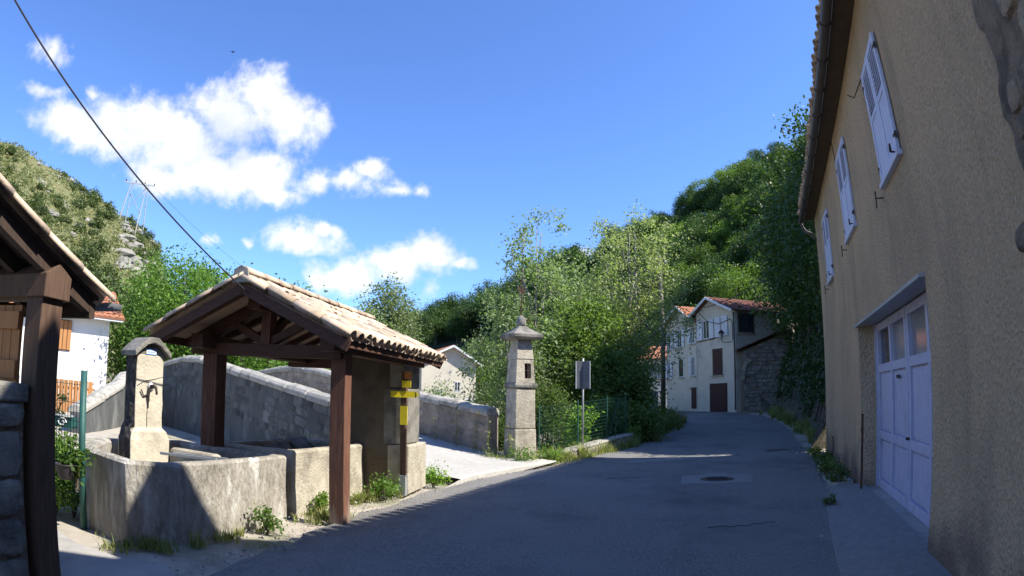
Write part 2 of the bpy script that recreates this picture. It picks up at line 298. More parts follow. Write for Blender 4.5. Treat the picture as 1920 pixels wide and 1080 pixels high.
def stones_on(parent, mat, p0, u, L, z0, z1, size=(.3,.2), proud=.03, skip=0, seed=1, zf=None, limit=300, name='stone'):
    # lays irregular stones on a vertical face: p0 start, u unit direction, face normal = u rotated -90deg (u x z)
    r = random.Random(seed); u = Vector(u); ang = math.atan2(u.y, u.x); z = z0; row = 0; n = 0
    while z < z1-.04:
        h = size[1]*r.uniform(.75,1.3); h = min(h, z1-z); x = -r.uniform(0,.5)*size[0] if 0 else 0
        while x < L-.05:
            w = min(size[0]*r.uniform(.55,1.6), L-x); top = zf(x+w/2) if zf else z1
            if z+h <= top+.02 and r.random() >= skip and n < limit:
                o = link(name, stone_mesh(mat, r.randrange(8)), None, parent, (p0[0]+u.x*(x+w/2), p0[1]+u.y*(x+w/2), z+h/2))
                o.rotation_euler = (0, r.uniform(-.06,.06), ang); o.scale = (w*.95, proud*r.uniform(.7,1.5), h*.93); n += 1
            x += w
        z += h
def tile_mesh(mat, up_=True, L=.46, w0=.098, w1=.08, th=.014, n=8):
    mb = MB(); vs = []
    for y, w in ((0,w0),(L,w1)):
        for rr in (w, w-th):
            for k in range(n+1):
                t = math.pi*k/n; z = rr*math.sin(t)*.85; vs.append((rr*math.cos(t), y, z if up_ else -z))
    q = n+1; fs = []
    for k in range(n):
        fs += [(k,k+1,2*q+k+1,2*q+k),(q+k+1,q+k,3*q+k,3*q+k+1),(k+1,k,q+k,q+k+1),(2*q+k,2*q+k+1,3*q+k+1,3*q+k)]
    fs += [(0,2*q,3*q,q),(n,q+n,3*q+n,2*q+n)]
    return mb.add(vs, fs).mesh('tile', mat, True)
TILE_UP, TILE_DN = tile_mesh('tile'), tile_mesh('tile', False)
def tilted(o, ang_z, pitch, roll=0): o.rotation_mode = 'YXZ'; o.rotation_euler = (pitch, roll, ang_z)
def corr_roof(mb, p, along, upv, pitch=.24, amp=.045, th=.06):
    # corrugated tiled plane: p eave start, along and upslope vectors
    p, a, b = Vector(p), Vector(along), Vector(upv); nrm = a.cross(b).normalized(); nrm = nrm if nrm.z > 0 else -nrm
    n = max(2, int(a.length/pitch)*4); rows = max(1, int(b.length/.38)); vs = []; fs = []
    for j in range(rows):
        for e in (0, 1):
            for i in range(n+1):
                vs.append(p+a*(i/n)+b*((j+e*1.0)/rows)+nrm*(amp*abs(math.sin(math.pi*i/4*1.0))+(.022 if e == 0 else 0)))
        o = j*2*(n+1)
        for i in range(n): fs.append((o+i, o+i+1, o+n+2+i, o+n+1+i))
    o = len(vs); vs += [p-nrm*th, p+a-nrm*th, p+a+b-nrm*th, p+b-nrm*th]; fs.append((o+3,o+2,o+1,o))
    fs += [(o,o+1)+tuple(range(n,-1,-1))]
    return mb.add(vs, fs)

# foliage
def leaf_arrays(C, L, aspect=.55, upb=.35, seed=0, droop=0):
    g = np.random.default_rng(seed); n = len(C)
    nr = g.normal(size=(n,3)); nr[:,2] = np.abs(nr[:,2])+upb; nr /= np.linalg.norm(nr,axis=1)[:,None]
    t = g.normal(size=(n,3)); t[:,2] -= droop; t -= nr*(t*nr).sum(1)[:,None]; t /= np.linalg.norm(t,axis=1)[:,None]
    b = np.cross(nr,t); s = (L*g.uniform(.65,1.3,n))[:,None]
    return np.stack([C-t*s*.5, C+b*s*aspect*.5, C+t*s*.5, C-b*s*aspect*.5],1).reshape(-1,3)
def quads_mesh(name, V, mat):
    me = bpy.data.meshes.new(name); n = len(V)//4
    me.vertices.add(len(V)); me.vertices.foreach_set('co', V.astype(np.float32).ravel())
    me.loops.add(n*4); me.loops.foreach_set('vertex_index', np.arange(n*4,dtype=np.int32))
    me.polygons.add(n); me.polygons.foreach_set('loop_start', np.arange(0,n*4,4,dtype=np.int32)); me.polygons.foreach_set('loop_total', np.full(n,4,dtype=np.int32))
    me.update(); me.materials.append(K[mat]); return me
def crown_points(seed, nc, per, c, r, clump, shell=.45, lob=.35, floor=None):
    g = np.random.default_rng(seed); dl = g.normal(size=(9,3)); dl /= np.linalg.norm(dl,axis=1)[:,None]; amp = g.uniform(-lob,lob,9)
    d = g.normal(size=(nc,3)); d /= np.linalg.norm(d,axis=1)[:,None]
    k = 1+(np.maximum(0,d@dl.T)**3*amp).sum(1)
    rr = (shell+(1-shell)*g.random(nc)**.6)*k
    cc = np.array(c)+d*np.array(r)*rr[:,None]
    P = np.repeat(cc,per,0)+g.normal(size=(nc*per,3))*np.repeat(clump*g.uniform(.6,1.4,nc),per)[:,None]*np.array([1,1,.75])
    return cc, P
def tree_meshes(name, seed, H, cz, r, nc, per, clump, leaf, lmat, bark='bark', tr=.16, nb=9, shell=.45, lob=.35, lean=(0,0), aspect=.55, forks=1, droop=0):
    r_ = random.Random(seed); mb = MB()
    c = (lean[0], lean[1], cz); cc, P = crown_points(seed, nc, per, c, r, clump, shell, lob)
    top = Vector((lean[0],lean[1],min(H*.93,cz+r[2]*.75)))
    stems = []
    for k in range(forks):
        off = Vector((r_.uniform(-.5,.5),r_.uniform(-.5,.5),0))*(r[0]*.55 if forks > 1 else 0)
        pts = [Vector((0,0,-.3))]; N = 6
        for i in range(1,N+1):
            f = i/N; pts.append(Vector((0,0,0)).lerp(top+off, f)+Vector((r_.uniform(-.1,.1),r_.uniform(-.1,.1),0))*H*.08*f)
        mb.tube(pts, [tr*(1-.85*i/N)*(1.25 if i == 0 else 1)/(1 if k == 0 else 1.4) for i in range(N+1)], 7); stems.append(pts)
    for i in range(nb):
        pts = r_.choice(stems); b = pts[r_.randrange(2,6)]; e = Vector(cc[r_.randrange(len(cc))])
        mid = b.lerp(e,.5)+Vector((0,0,-.06*H*r_.random())); w = tr*.38*r_.uniform(.6,1.1)
        mb.tube([b,b.lerp(mid,.6),mid,e], [w,w*.8,w*.6,w*.15], 5)
    return mb.mesh(name+'_trunk', bark, True), quads_mesh(name+'_crown', leaf_arrays(P, leaf, aspect, seed=seed+1, droop=droop), lmat)
def plant_tree(name, ms_, loc, label, cat='tree', group=None, rz=0, sc=1, crown='crown', trunk='trunk'):
    t = thing(name, label, cat, loc, rz, group); t.scale = (sc,sc,sc) if not isinstance(sc, tuple) else sc
    if ms_[0]: link(trunk, ms_[0], None, t)
    link(crown, ms_[1], None, t); return t
def bush(name, label, loc, r, n, leaf, lmat, seed, cat='bush', group=None, crown='foliage', flat=.8):
    cc, P = crown_points(seed, max(6,n//40), 40, (0,0,r[2]*.75), (r[0]*.8,r[1]*.8,r[2]*.7), min(r)*.28, .2)
    P[:,2] = np.abs(P[:,2]); mb = MB(); rr = random.Random(seed)
    for k in range(5): e = cc[k]; mb.tube([(rr.uniform(-.006,.006),rr.uniform(-.006,.006),-.05),(e[0]*.5,e[1]*.5,e[2]*.6),tuple(e)],[.012+.012*r[2],.008+.01*r[2],.004],4)
    t = thing(name, label, cat, loc, 0, group); mb.build('stem','bark',t); link(crown, quads_mesh(crown, leaf_arrays(P, leaf, .55, seed=seed), lmat), None, t); return t
def grass_blades(pts, h, w=.012, seed=0, lean=.35):
    g = np.random.default_rng(seed); P = np.array(pts); n = len(P); a = g.uniform(0,2*np.pi,n); hh = h*g.uniform(.4,1.2,n)
    d = np.stack([np.cos(a),np.sin(a),np.zeros(n)],1); s = np.stack([-np.sin(a),np.cos(a),np.zeros(n)],1)
    m1 = P+d*(lean*.35*hh)[:,None]+np.array([0,0,1])*(hh*.6)[:,None]; tp = P+d*(lean*hh)[:,None]+np.array([0,0,1])*hh[:,None]
    return np.stack([P-s*w, P+s*w, m1+s*w*.7, m1-s*w*.7, m1-s*w*.7, m1+s*w*.7, tp+s*w*.1, tp-s*w*.1],1).reshape(-1,3)

# ------------------------------------------------------------------ terrain
A_ = rad(8.5); AX = Vector((math.sin(A_),math.cos(A_),0)); RX = Vector((math.cos(A_),-math.sin(A_),0))
def ra(r, a, z=0): return Vector((RX.x*r+AX.x*a, RX.y*r+AX.y*a, z))
def gz(x, y):
    D = math.hypot(x,y); return .019*max(0,min(D,46)-15)+.006*max(0,min(D,90)-46) if y > 0 else 0
LEFT = [(-2.2,-14),(-2.3,0),(-2.45,3.6),(-2.42,5.2),(-2.25,6.6),(-1.85,8.5),(-1.3,10.3),(-.7,11.9),(.1,13.2),(.95,14.3),(2.2,16.3),(3.95,18.9),(5.2,22),(7.3,26.6),(8.1,30),(8.6,35),(8.3,41),(7.2,48),(5,58)]
RIGHT = [(.4,-14),(1.6,-2),(2.7,3),(3.13,4.5),(3.8,6.1),(4.9,8.5),(6.0,10.8),(6.95,12.6),(7.6,14.2),(8.9,17.5),(10.2,20.6),(11.5,23.8),(13.0,28.2),(14.2,32.5),(14.6,37.0),(13.2,40.8),(11.9,44.2),(10.8,50),(9,60)]
def left_x(y): return interp(y, [(b,a) for a, b in LEFT])
def right_x(y): return interp(y, [(b,a) for a, b in RIGHT])
def valley(x, y):
    v2 = (x+.15)*.6+(y-15.2)*.8; dl = left_x(y)-x-.6
    return smoothstep(.2,3.2,min(dl,v2))*smoothstep(-34,-26,x)*(1-smoothstep(50,75,y))
def tz(x, y): return gz(x,y)-.05-2.5*valley(x,y)
def grid(name, x0, x1, y0, y1, st, f, mat, smooth=True):
    nx, ny = int((x1-x0)/st), int((y1-y0)/st); vs = []
    for j in range(ny+1):
        for i in range(nx+1): x, y = x0+i*st, y0+j*st; vs.append((x,y,f(x,y)))
    fs = [(j*(nx+1)+i, j*(nx+1)+i+1, (j+1)*(nx+1)+i+1, (j+1)*(nx+1)+i) for j in range(ny) for i in range(nx)]
    return MB().add(vs,fs).build(name, mat, None, smooth)
structure(grid('ground', -60, 60, -30, 90, .75, lambda x, y: tz(x,y)+.02*fbm(x*.8,y*.8)-.012, 'dirt'))
gfar = MB(); R0 = 2200
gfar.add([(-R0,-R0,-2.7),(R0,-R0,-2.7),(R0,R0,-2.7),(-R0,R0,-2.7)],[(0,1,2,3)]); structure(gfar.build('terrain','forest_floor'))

def strip(name, L, R, mat, dz, n=10, sub=4):
    # surface between two polylines, resampled
    def res(P):
        out = []
        for (a, b), (c, d) in zip(P, P[1:]):
            for k in range(sub): out.append((lerp(a,c,k/sub),lerp(b,d,k/sub)))
        return out+[P[-1]]
    l, r = res(L), res(R); vs = []; fs = []
    for p, q in zip(l,r):
        for k in range(n+1):
            x, y = lerp(p[0],q[0],k/n), lerp(p[1],q[1],k/n); vs.append((x,y,gz(x,y)+dz+(.02*math.sin(math.pi*k/n))))
    for i in range(len(l)-1):
        for k in range(n): a = i*(n+1)+k; fs.append((a,a+1,a+n+2,a+n+1))
    return MB().add(vs,fs).build(name, mat, None, True)
def wob(P, s=.09): return [(x+random.uniform(-s,s),y) for x, y in P]
def dense(P, k):
    out = []
    for (a, b), (c, d) in zip(P, P[1:]): out += [(lerp(a,c,j/k),lerp(b,d,j/k)) for j in range(k)]
    return out+[P[-1]]
structure(strip('road', wob(dense(LEFT,5)), wob(dense(RIGHT,5),.05), 'asphalt', .006, sub=1))
# light concrete slab in front of the fountain, broken edge
structure(MB().prism([(-5.6,4.7),(-4.7,5.05),(-4.1,4.72),(-3.5,4.62),(-3.0,4.72),(-2.62,4.3),(-2.5,3.2),(-2.9,1.2),(-5.6,1.2)], -.12, .012).build('pavement','concrete',bevel=.01))

# bridge deck ramp
E_ = Vector((-.8,.6,0)); NB = Vector((-.6,-.8,0)); SF = Vector((-.15,15.2,0)); SN = SF+NB*4
TOP = [(-3,1.0),(0,1.25),(1.8,1.5),(3,1.66),(6.2,2.1),(8,2.36),(9.8,2.46),(11.5,2.3),(17.3,1.6),(24,.7),(34,.2)]
def ztop(t): return interp(t,TOP)
def zdeck(t): return ztop(t)-1.07 if t > 0 else interp(t,[(-4.2,-.03),(0,.18)])
mb = MB(); ts = [-4.2+.2*k for k in range(21)]+[0,1,2,3,4,5,6,7,8,9,10,11,12,14,17,20,24,34]
for t in ts:
    for k in range(17):
        lo = 4.35 if t > 1 else 4.0+.25*t
        p = SF+E_*t+NB*(lerp(-.25,max(min(lo,4.1),2.6),k/16)); p.x = min(p.x,left_x(p.y)+.03); mb.v.append((p.x,p.y,zdeck(t)))
for i in range(len(ts)-1):
    for k in range(16): mb.f.append((i*17+k,i*17+k+1,i*17+k+18,i*17+k+17))
structure(mb.build('bridge_deck','deck',None,True))
# river bed below the bridge
structure(grid('river', -26, 8, 16, 60, 2, lambda x, y: -2.35, 'water'))

# hills: built in polar strips about the village, skyline set by real slopes
def hill(name, azs, ds, f, mat):
    vs = []; fs = []; n = len(ds)
    for a in azs:
        for d in ds: vs.append((math.sin(rad(a))*d, math.cos(rad(a))*d, f(a,d)))
    for i in range(len(azs)-1):
        for j in range(n-1): q = i*n+j; fs.append((q,q+n,q+n+1,q+1))
    return structure(MB().add(vs,fs).build(name, mat, None, True))
SKL = [(-95,17),(-70,19.5),(-56,19.6),(-51.7,19.2),(-48.3,18.6),(-44.1,17.3),(-38.2,14.8),(-35.3,13.3),(-34.2,12.6),(-33.5,10.2),(-31,7.2),(-26,4.6),(-20,3.2)]
def zl(a, d):
    e = interp(a,SKL); crest = 150*math.tan(rad(e)); t = (d-45)/105
    if t < 1: z = crest*(.1*t+.9*t**1.25) if t > 0 else -2*min(1,-t)
    else: z = crest-(d-150)*.25
    z += (fbm(a*.9,d*.05)-.5)*(5*min(1,max(0,t)))*(1 if d < 140 else .4)
    z += 1.6*(fbm(a*2.3,d*.16)-.5)*min(1,max(0,t*3))
    if -40 < a < -32 and t > .55: z -= 1.5*abs(math.sin(d*.35))*(1-t if t < 1 else 0)
    return z
hill('hill', [-95+.75*i for i in range(101)], [40+3*i for i in range(44)], zl, 'hill_grass')
SKR = [(-22,2),(-16.3,4.2),(-8.6,5.2),(-4,6.4),(0,8),(4,10.5),(7.7,12),(11.4,13.6),(14.6,14.9),(20.7,17.6),(24.7,19.4),(29.8,20.6),(38,21.5),(60,22),(80,20)]
def crestd(a): return interp(a,[(-22,240),(-4,210),(6,140),(15,112),(30,100),(80,80)])
def zr(a, d):
    c = crestd(a); d0 = interp(a,[(-22,110),(0,90),(8,64),(20,52),(30,48),(80,40)]); t = (d-d0)/(c-d0); H_ = c*math.tan(rad(interp(a,SKR)))
    z = 1.65+(H_)*max(0,t)**1.08 if t < 1 else 1.65+H_-(d-c)*.2
    if t < 0: z = .4+2.0*(t*8 if t > -.3 else -2.4)
    return z+(fbm(a*.35,d*.07)-.5)*3*min(1,max(0,t))
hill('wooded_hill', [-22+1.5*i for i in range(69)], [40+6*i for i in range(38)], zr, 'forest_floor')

# ------------------------------------------------------------------ stucco house on the right
AZ = .415; U = Vector((math.sin(AZ),math.cos(AZ),0)); Nn = Vector((math.cos(AZ),-math.sin(AZ),0)); O_ = Nn*1.68
HR = math.atan2(U.y,U.x)
house = thing('stucco_house','tall ochre roughcast house with pale blue shutters and lilac garage doors','house',O_,HR)
# local: x along the wall away from the viewer, y out towards the road
S0, S1, ZT = -10.0, 16.62, 6.42
dL, dR, dZ, dep = 10.52, 5.95, 2.70, .30
def wallgrid(mb, x0, x1, z0, z1, st=.45, y=0, amp=.018):
    nx, nz = max(1,round((x1-x0)/st)), max(1,round((z1-z0)/st)); o = len(mb.v)
    for j in range(nz+1):
        for i in range(nx+1):
            x, z = lerp(x0,x1,i/nx), lerp(z0,z1,j/nz); e = 0 if i in (0,nx) or j in (0,nz) else 1
            mb.v.append((x, y+amp*e*(fbm(x*.9+5,z*.9)-.5)*2, z))
    for j in range(nz):
        for i in range(nx): a = o+j*(nx+1)+i; mb.f.append((a+1,a,a+nx+1,a+nx+2))
mb = MB()
wallgrid(mb, S0, dR, -.3, dZ); wallgrid(mb, dL, S1, -.3, dZ); wallgrid(mb, S0, S1, dZ, ZT)
mb.add([(dR,0,-.3),(dR,-dep-.1,-.3),(dR,-dep-.1,dZ),(dR,0,dZ)],[(0,1,2,3)])
mb.add([(dL,0,-.3),(dL,-dep-.1,-.3),(dL,-dep-.1,dZ),(dL,0,dZ)],[(3,2,1,0)])
mb.add([(dR,0,dZ),(dR,-dep-.1,dZ),(dL,-dep-.1,dZ),(dL,0,dZ)],[(0,1,2,3)])
mb.add([(S1,0,-.3),(S1,-8,-.3),(S1,-8,ZT),(S1,-4,ZT+1.85),(S1,0,ZT)],[(0,1,2,3,4)]); mb.add([(S0,0,-.3),(S0,-8,-.3),(S0,-8,ZT),(S0,-4,ZT+1.85),(S0,0,ZT)],[(4,3,2,1,0)])
mb.add([(S0,-8,-.3),(S1,-8,-.3),(S1,-8,ZT),(S0,-8,ZT)],[(0,1,2,3)])
mb.build('wall','stucco',house)
# bared rubble at the near end of the wall
mb = MB(); nz_, nx_ = 60, 24
for j in range(nz_+1):
    z = lerp(1.9,ZT-.05,j/nz_); xr_ = 3.28+.28*(fbm(z*1.3,4.2)-.5)*2+.1*(fbm(z*6,1.1)-.5)*2
    for i in range(nx_+1): x = lerp(1.2,xr_,i/nx_); mb.v.append((x,.012+.012*(fbm(x*4,z*4)) if i < nx_ else -.01,z))
for j in range(nz_):
    for i in range(nx_): a = j*(nx_+1)+i; mb.f.append((a+1,a,a+nx_+1,a+nx_+2))
patch = mb.build('rubble_patch','mortar',house)
r = random.Random(4); z = 2.35
while z < ZT-.1:
    h = r.uniform(.13,.27); x = 1.9
    while x < 3.0+.22*math.sin(z*3.1)+.12*math.sin(z*9):
        w = r.uniform(.16,.42); o = link('stone', stone_mesh('rubble', r.randrange(8)), None, patch, (x+w/2,.015,z+h/2)); o.rotation_euler = (0,r.uniform(-.25,.25),math.pi); o.scale = (w*.95,r.uniform(.028,.05),h*.95); x += w
    z += h
# roof, soffit, gutter
TS = math.tan(rad(24)); yo = .30
mb = MB(); xe = S1+.12
mb.add([(S0,yo,ZT-.05),(xe,yo,ZT-.05),(xe,-4.02,ZT-.05+TS*4.3),(S0,-4.02,ZT-.05+TS*4.3),(S0,-8.3,ZT-.05),(xe,-8.3,ZT-.05)],[(0,1,2,3),(3,2,5,4)])
mb.add([(S0,yo,ZT+.04),(xe,yo,ZT+.04),(xe,-4.02,ZT+.04+TS*4.3),(S0,-4.02,ZT+.04+TS*4.3),(S0,-8.3,ZT+.04),(xe,-8.3,ZT+.04)],[(0,1,2,3),(3,2,5,4)])
mb.add([(S0,yo,ZT-.05),(xe,yo,ZT-.05),(xe,yo,ZT+.04),(S0,yo,ZT+.04)],[(0,1,2,3)]); mb.add([(xe,yo,ZT-.05),(xe,-4.02,ZT-.05+TS*4.3),(xe,-4.02,ZT+.04+TS*4.3),(xe,yo,ZT+.04)],[(0,1,2,3)])
roof = mb.build('roof','tile_red',house)
x = -1.5; k = 0
while x < S1+.05:
    o = link('tile', TILE_UP, None, roof, (x,yo+.14+random.uniform(-.03,.03),ZT+.0)); tilted(o, math.pi, rad(24)); k += 1
    o = link('tile', TILE_DN, None, roof, (x+.105,yo-.02+random.uniform(-.02,.02),ZT+.125)); tilted(o, math.pi, rad(24))
    x += .212
MB().box(S0,S1+.1,-.02,yo-.01,ZT-.13,ZT-.06).build('soffit','brown_frame',roof)
gp = []; gy = yo+.08; gz_ = ZT-.12
mb = MB()
for x in (S0, S1+.18):
    for rr in (.072,.066):
        for k in range(9): t = math.pi*k/8; mb.v.append((x,gy+rr*math.cos(t),gz_-rr*math.sin(t)+(.0 if x < 0 else -.02)))
for k in range(8): mb.f += [(k,k+1,18+k+1,18+k),(9+k+1,9+k,27+k,27+k+1)]
mb.f.append(tuple(range(18,27)))
gut = mb.build('gutter','zinc',house,True)
x = .4
while x < S1:
    MB().tube([(x,gy+.080*math.cos(math.pi*k/8),gz_-.006-.080*math.sin(math.pi*k/8)) for k in range(9)],.012,5).build('bracket','dark_iron',gut); x += .95
MB().tube([(S1+.1,gy,gz_-.06),(S1+.1,gy-.02,gz_-.2),(S1+.08,gy-.1,gz_-.32),(S1+.0,gy-.25,gz_-.42),(S1-.02,.06,gz_-.55),(S1-.05,-.08,gz_-.62)],.045,8).build('downpipe','zinc',house,True)
# two unseen dormers added above the near wall, shaped to cast gable shadows
for sc_, w, pk in ((4.95,1.25,2.0),(3.05,1.35,2.0)):
    d = MB().extr([(-w,-.2),(w,-.2),(w,.0),(0,pk-.1),(-w,.0)],(sc_,-.1,ZT+.15),(1,0,0),(0,0,1),(0,-2.2,0)).build('shadow_dormer','stucco',house)
    mb = MB(); 
    for s_ in (-1,1): mb.bar((sc_+s_*(w+.1),-1.1,ZT+.08),(sc_,-1.1,ZT+.19+pk-.06),2.4,.07,upv=(0,1,0)) if 0 else mb.extr([(0,0),(s_*(w+.12),-(pk)*(w+.12)/w),(s_*(w+.12),-(pk)*(w+.12)/w+.09),(0,.09)],(sc_,.05,ZT+.08+pk),(1,0,0),(0,0,1),(0,-2.3,0))
    mb.build('shadow_dormer_roof','tile_red',d)
# shutters
def shutters(x0, x1, z0, z1):
    xm = (x0+x1)/2
    for a, b in ((x0,xm-.004),(xm+.004,x1)):
        p = MB(); y0, y1 = .012, .05; st = .075
        p.box(a,a+st,y0,y1,z0,z1).box(b-st,b,y0,y1,z0,z1)
        zs = z0+(z1-z0)*.52
        for zz in (z0,zs,z1-st): p.box(a+st,b-st,y0,y1-.004,zz,zz+st)
        p.box(a+st,b-st,y0,y0+.008,z0+st,z1-st)
        sh = p.build('shutter','shutter_blue',house,bevel=.004)
        n = 9
        for i in range(n):
            zz = lerp(zs+st+.02,z1-st-.02,(i+.5)/n); MB().bar((a+st,.035,zz),(b-st,.035,zz),.034,.008,upv=(0,.55,.83)).build('slat','shutter_blue',sh)
        for i in range(3):
            xa = lerp(a+st+.004,b-st,i/3); MB().box(xa+.004,lerp(a+st,b-st,(i+1)/3)-.004,y0+.006,y0+.024,z0+st,zs).build('plank','shutter_blue',sh,bevel=.004)
        e = a if a == x0 else b; sg = -1 if a == x0 else 1
        for zz in (z0+.15,z1-.2): MB().box(min(e-.05*sg,e+.02*sg),max(e-.05*sg,e+.02*sg),.05,.058,zz,zz+.03).build('hinge','dark_iron',sh); MB().tube([(e+.025*sg,.04,zz-.03),(e+.025*sg,.04,zz+.05)],.013,6).build('hinge_pin','dark_iron',sh)
    MB().box(x0-.04,x1+.04,.0,.07,z0-.07,z0-.012).build('window_sill','shutter_blue',house,bevel=.006)
    MB().tube([(x0+.1,.0,z0+.0),(x0+.06,.12,z0-.0),(x0-.02,.13,z0+.05),(x0-.05,.13,z0-.05)],.012,5).build('shutter_hook','dark_iron',house)
    MB().tube([(x1+.22,.0,z0-.12),(x1+.22,.1,z0-.12),(x1+.16,.11,z0-.05)],.011,5).tube([(x1+.22,.1,z0-.12),(x1+.24,.1,z0-.24)],.009,5).build('shutter_stay','dark_iron',house)
shutters(6.12,7.2,4.05,5.5); shutters(9.66,10.86,4.25,5.73); shutters(13.3,14.4,4.13,5.6)
# garage doors: two pairs of framed, panelled leaves
dy = -dep
MB().box(dR-.02,dL+.02,dy-.14,dy-.078,-.05,dZ).build('door_back','curtain',house)
for (a, b) in ((8.235,dL-.06),(dR+.05,8.215)):
    fr = MB(); n = 2; w = (b-a)/2; st = .11; y0, y1 = dy-.075, dy
    rails = [(.02,.16),(.82,.95),(1.89,2.02),(2.56,2.68)]
    for i in range(3): xc = a+w*i; xa = xc-(st/2 if i else 0)+(-st/2 if i == 2 else 0); fr.box(xa,xa+st,y0,y1,.02,2.68)
    for z0, z1 in rails:
        for i in range(2): fr.box(a+w*i+(st if i == 0 else st/2),a+w*(i+1)-(st if i == 1 else st/2),y0,y1-.002,z0,z1)
    leaf = fr.build('door_leaf','lilac',house,bevel=.006)
    for i in range(2):
        xa, xb = a+w*i+(st if i == 0 else st/2), a+w*(i+1)-(st if i == 1 else st/2)
        for z0, z1 in ((.16,.82),(.95,1.89)): MB().box(xa+.035,xb-.035,y0,y1-.03,z0+.035,z1-.035).box(xa,xb,y0,y1-.05,z0,z1).build('panel','lilac',leaf,bevel=.005)
        MB().box(xa,xb,y0+.005,y0+.015,2.02,2.56).build('pane','glass' if (a > 8 and i == 1) else 'curtain',leaf)
MB().box(8.75,8.92,dy+.0005,dy+.012,1.76,1.81).build('letter_slot','dark_iron',house); MB().tube([(8.19,dy,.96),(8.19,dy+.05,.96)],.02,8).build('door_knob','dark_iron',house); MB().box(8.212,8.238,dy-.04,dy+.012,.03,2.68).build('door_strip','lilac',house,bevel=.004)
MB().box(dL-.06,dL-.002,dy-.05,dy+.03,.0,dZ-.01).build('door_frame','lilac',house)
MB().extr([(-dep-.02,-.005),(.07,-.04),(.07,.0),(-dep-.02,.03)],(dR-.02,0,dZ+.005),(0,1,0),(0,0,1),(dL-dR+.12,0,0)).build('door_canopy','galv',house)
MB().box(dR+.002,dL-.002,dy-.06,.06,-.3,.02).build('threshold','concrete',house,bevel=.02)
MB().tube([(10.1,.05,-.02),(10.12,.05,.6),(10.1,.045,1.25)],.02,6).box(10.085,10.135,.03,.07,.95,1.02).build('iron_bar','rust',house)
MB().box(14.8,14.96,-.01,.006,.2,.52).build('vent','dark_iron',house); MB().box(14.78,14.98,.0,.02,.52,.56).build('vent_lintel','rust',house)
for pts in ([(11.2,.012,6.3),(11.12,.012,6.0),(11.05,.012,5.75)],[(8.6,.012,5.95),(8.1,.012,5.65),(7.3,.012,5.55)]): MB().tube(pts,.008,4).build('cable','dark_iron',house)
# sloping concrete apron at the foot of the house
def wl(s, d, z=0): p = O_+U*s-Nn*d; return (p.x,p.y,z)
mb = MB(); prof = [(1.5,.02,1.0),(4,.02,.95),(5.9,.02,.92),(7.5,.02,.84),(9.2,.02,.72),(10.7,.02,.5)]
for s, d0, d1 in prof: mb.v += [wl(s,d0-.1,.045),wl(s,d1*.55,.035),wl(s,d1,.014),wl(s,d1+.06,-.06)]
for i in range(len(prof)-1):
    for k in range(3): mb.f.append((i*4+k,i*4+k+1,i*4+k+5,i*4+k+4))
structure(mb.build('door_apron','asphalt_patch'))
for i in range(9):
    s = 10.9+i*.62; w = random.uniform(.25,.5); mb = MB()
    pl = [wl(s,.05)[:2],wl(s+.3,.03)[:2],wl(s+.6,.08)[:2],wl(s+.55,w)[:2],wl(s+.2,w+.12)[:2],wl(s-.03,w*.9)[:2]]
    structure(mb.prism(pl,-.1,gz(*pl[0])+random.uniform(.02,.06)).build('kerb_stone','concrete',bevel=.02))
# manhole, patches and cracks in the road
t = thing('manhole','round iron manhole cover set in a pale concrete square in the road','manhole',(3.95,11.2,gz(3.95,11.2)),rad(-15))
MB().prism([(-.72,-.55),(.62,-.6),(.74,.62),(.3,.66),(.25,.95),(-.2,.9),(-.22,.62),(-.66,.6)],-.03,.028).build('surround','asphalt_patch',t)
MB().lathe([(0,.034),(.30,.034),(.31,.034),(.335,.03),(.335,.0)],n=28).build('cover','dark_iron',t)
for i in range(5): MB().box(-.2,.2,-.17+i*.08,-.14+i*.08,.034,.042).build('rib','dark_iron',t)
t = thing('drain','dark rectangular drain grate at the edge of the road by the house','drain',(7.25,15.6,gz(7.25,15.6)+.012),rad(5))
MB().box(-.4,.4,-.14,.14,-.03,.016).build('frame','asphalt_patch',t)
for i in range(9): MB().box(-.36+i*.08,-.31+i*.08,-.11,.11,.0,.022).build('bar','dark_iron',t)
for (x, y, L, a) in ((1.9,11.9,.75,.1),(5.3,15.2,.8,.3),(2.4,7.0,.9,.15),(5.9,16.8,.7,.2)):
    mb = MB(); pts = [(x+L*k/9*math.cos(a)-.1*random.random()*math.sin(a), y+L*k/9*math.sin(a)+random.uniform(-.09,.09), 0) for k in range(10)]
    for p, q in zip(pts,pts[1:]): mb.bar((p[0],p[1],gz(*p[:2])+.026),(q[0],q[1],gz(*q[:2])+.026),.007,.006)
    structure(mb.build('road_crack','crack'))

structure(MB().prism([(2.9,14.6),(3.8,14.82),(4.9,15.0),(5.9,15.2),(5.95,15.62),(5.0,15.5),(3.9,15.3),(2.95,15.1)],lambda x, y: gz(x,y)-.02,lambda x, y: gz(x,y)+.030).build('road_patch','asphalt_patch'))
# ------------------------------------------------------------------ wash house
lav = thing('wash_house','open timber wash house with canal tile roof over the stone troughs','wash house',ra(-4.2,8.2),-A_)
TL = .456; SL = math.atan(TL); RZ = 2.90; EX = 1.42; Y0, Y1 = -2.0, 2.1
def rz_(x): return RZ-TL*abs(x)
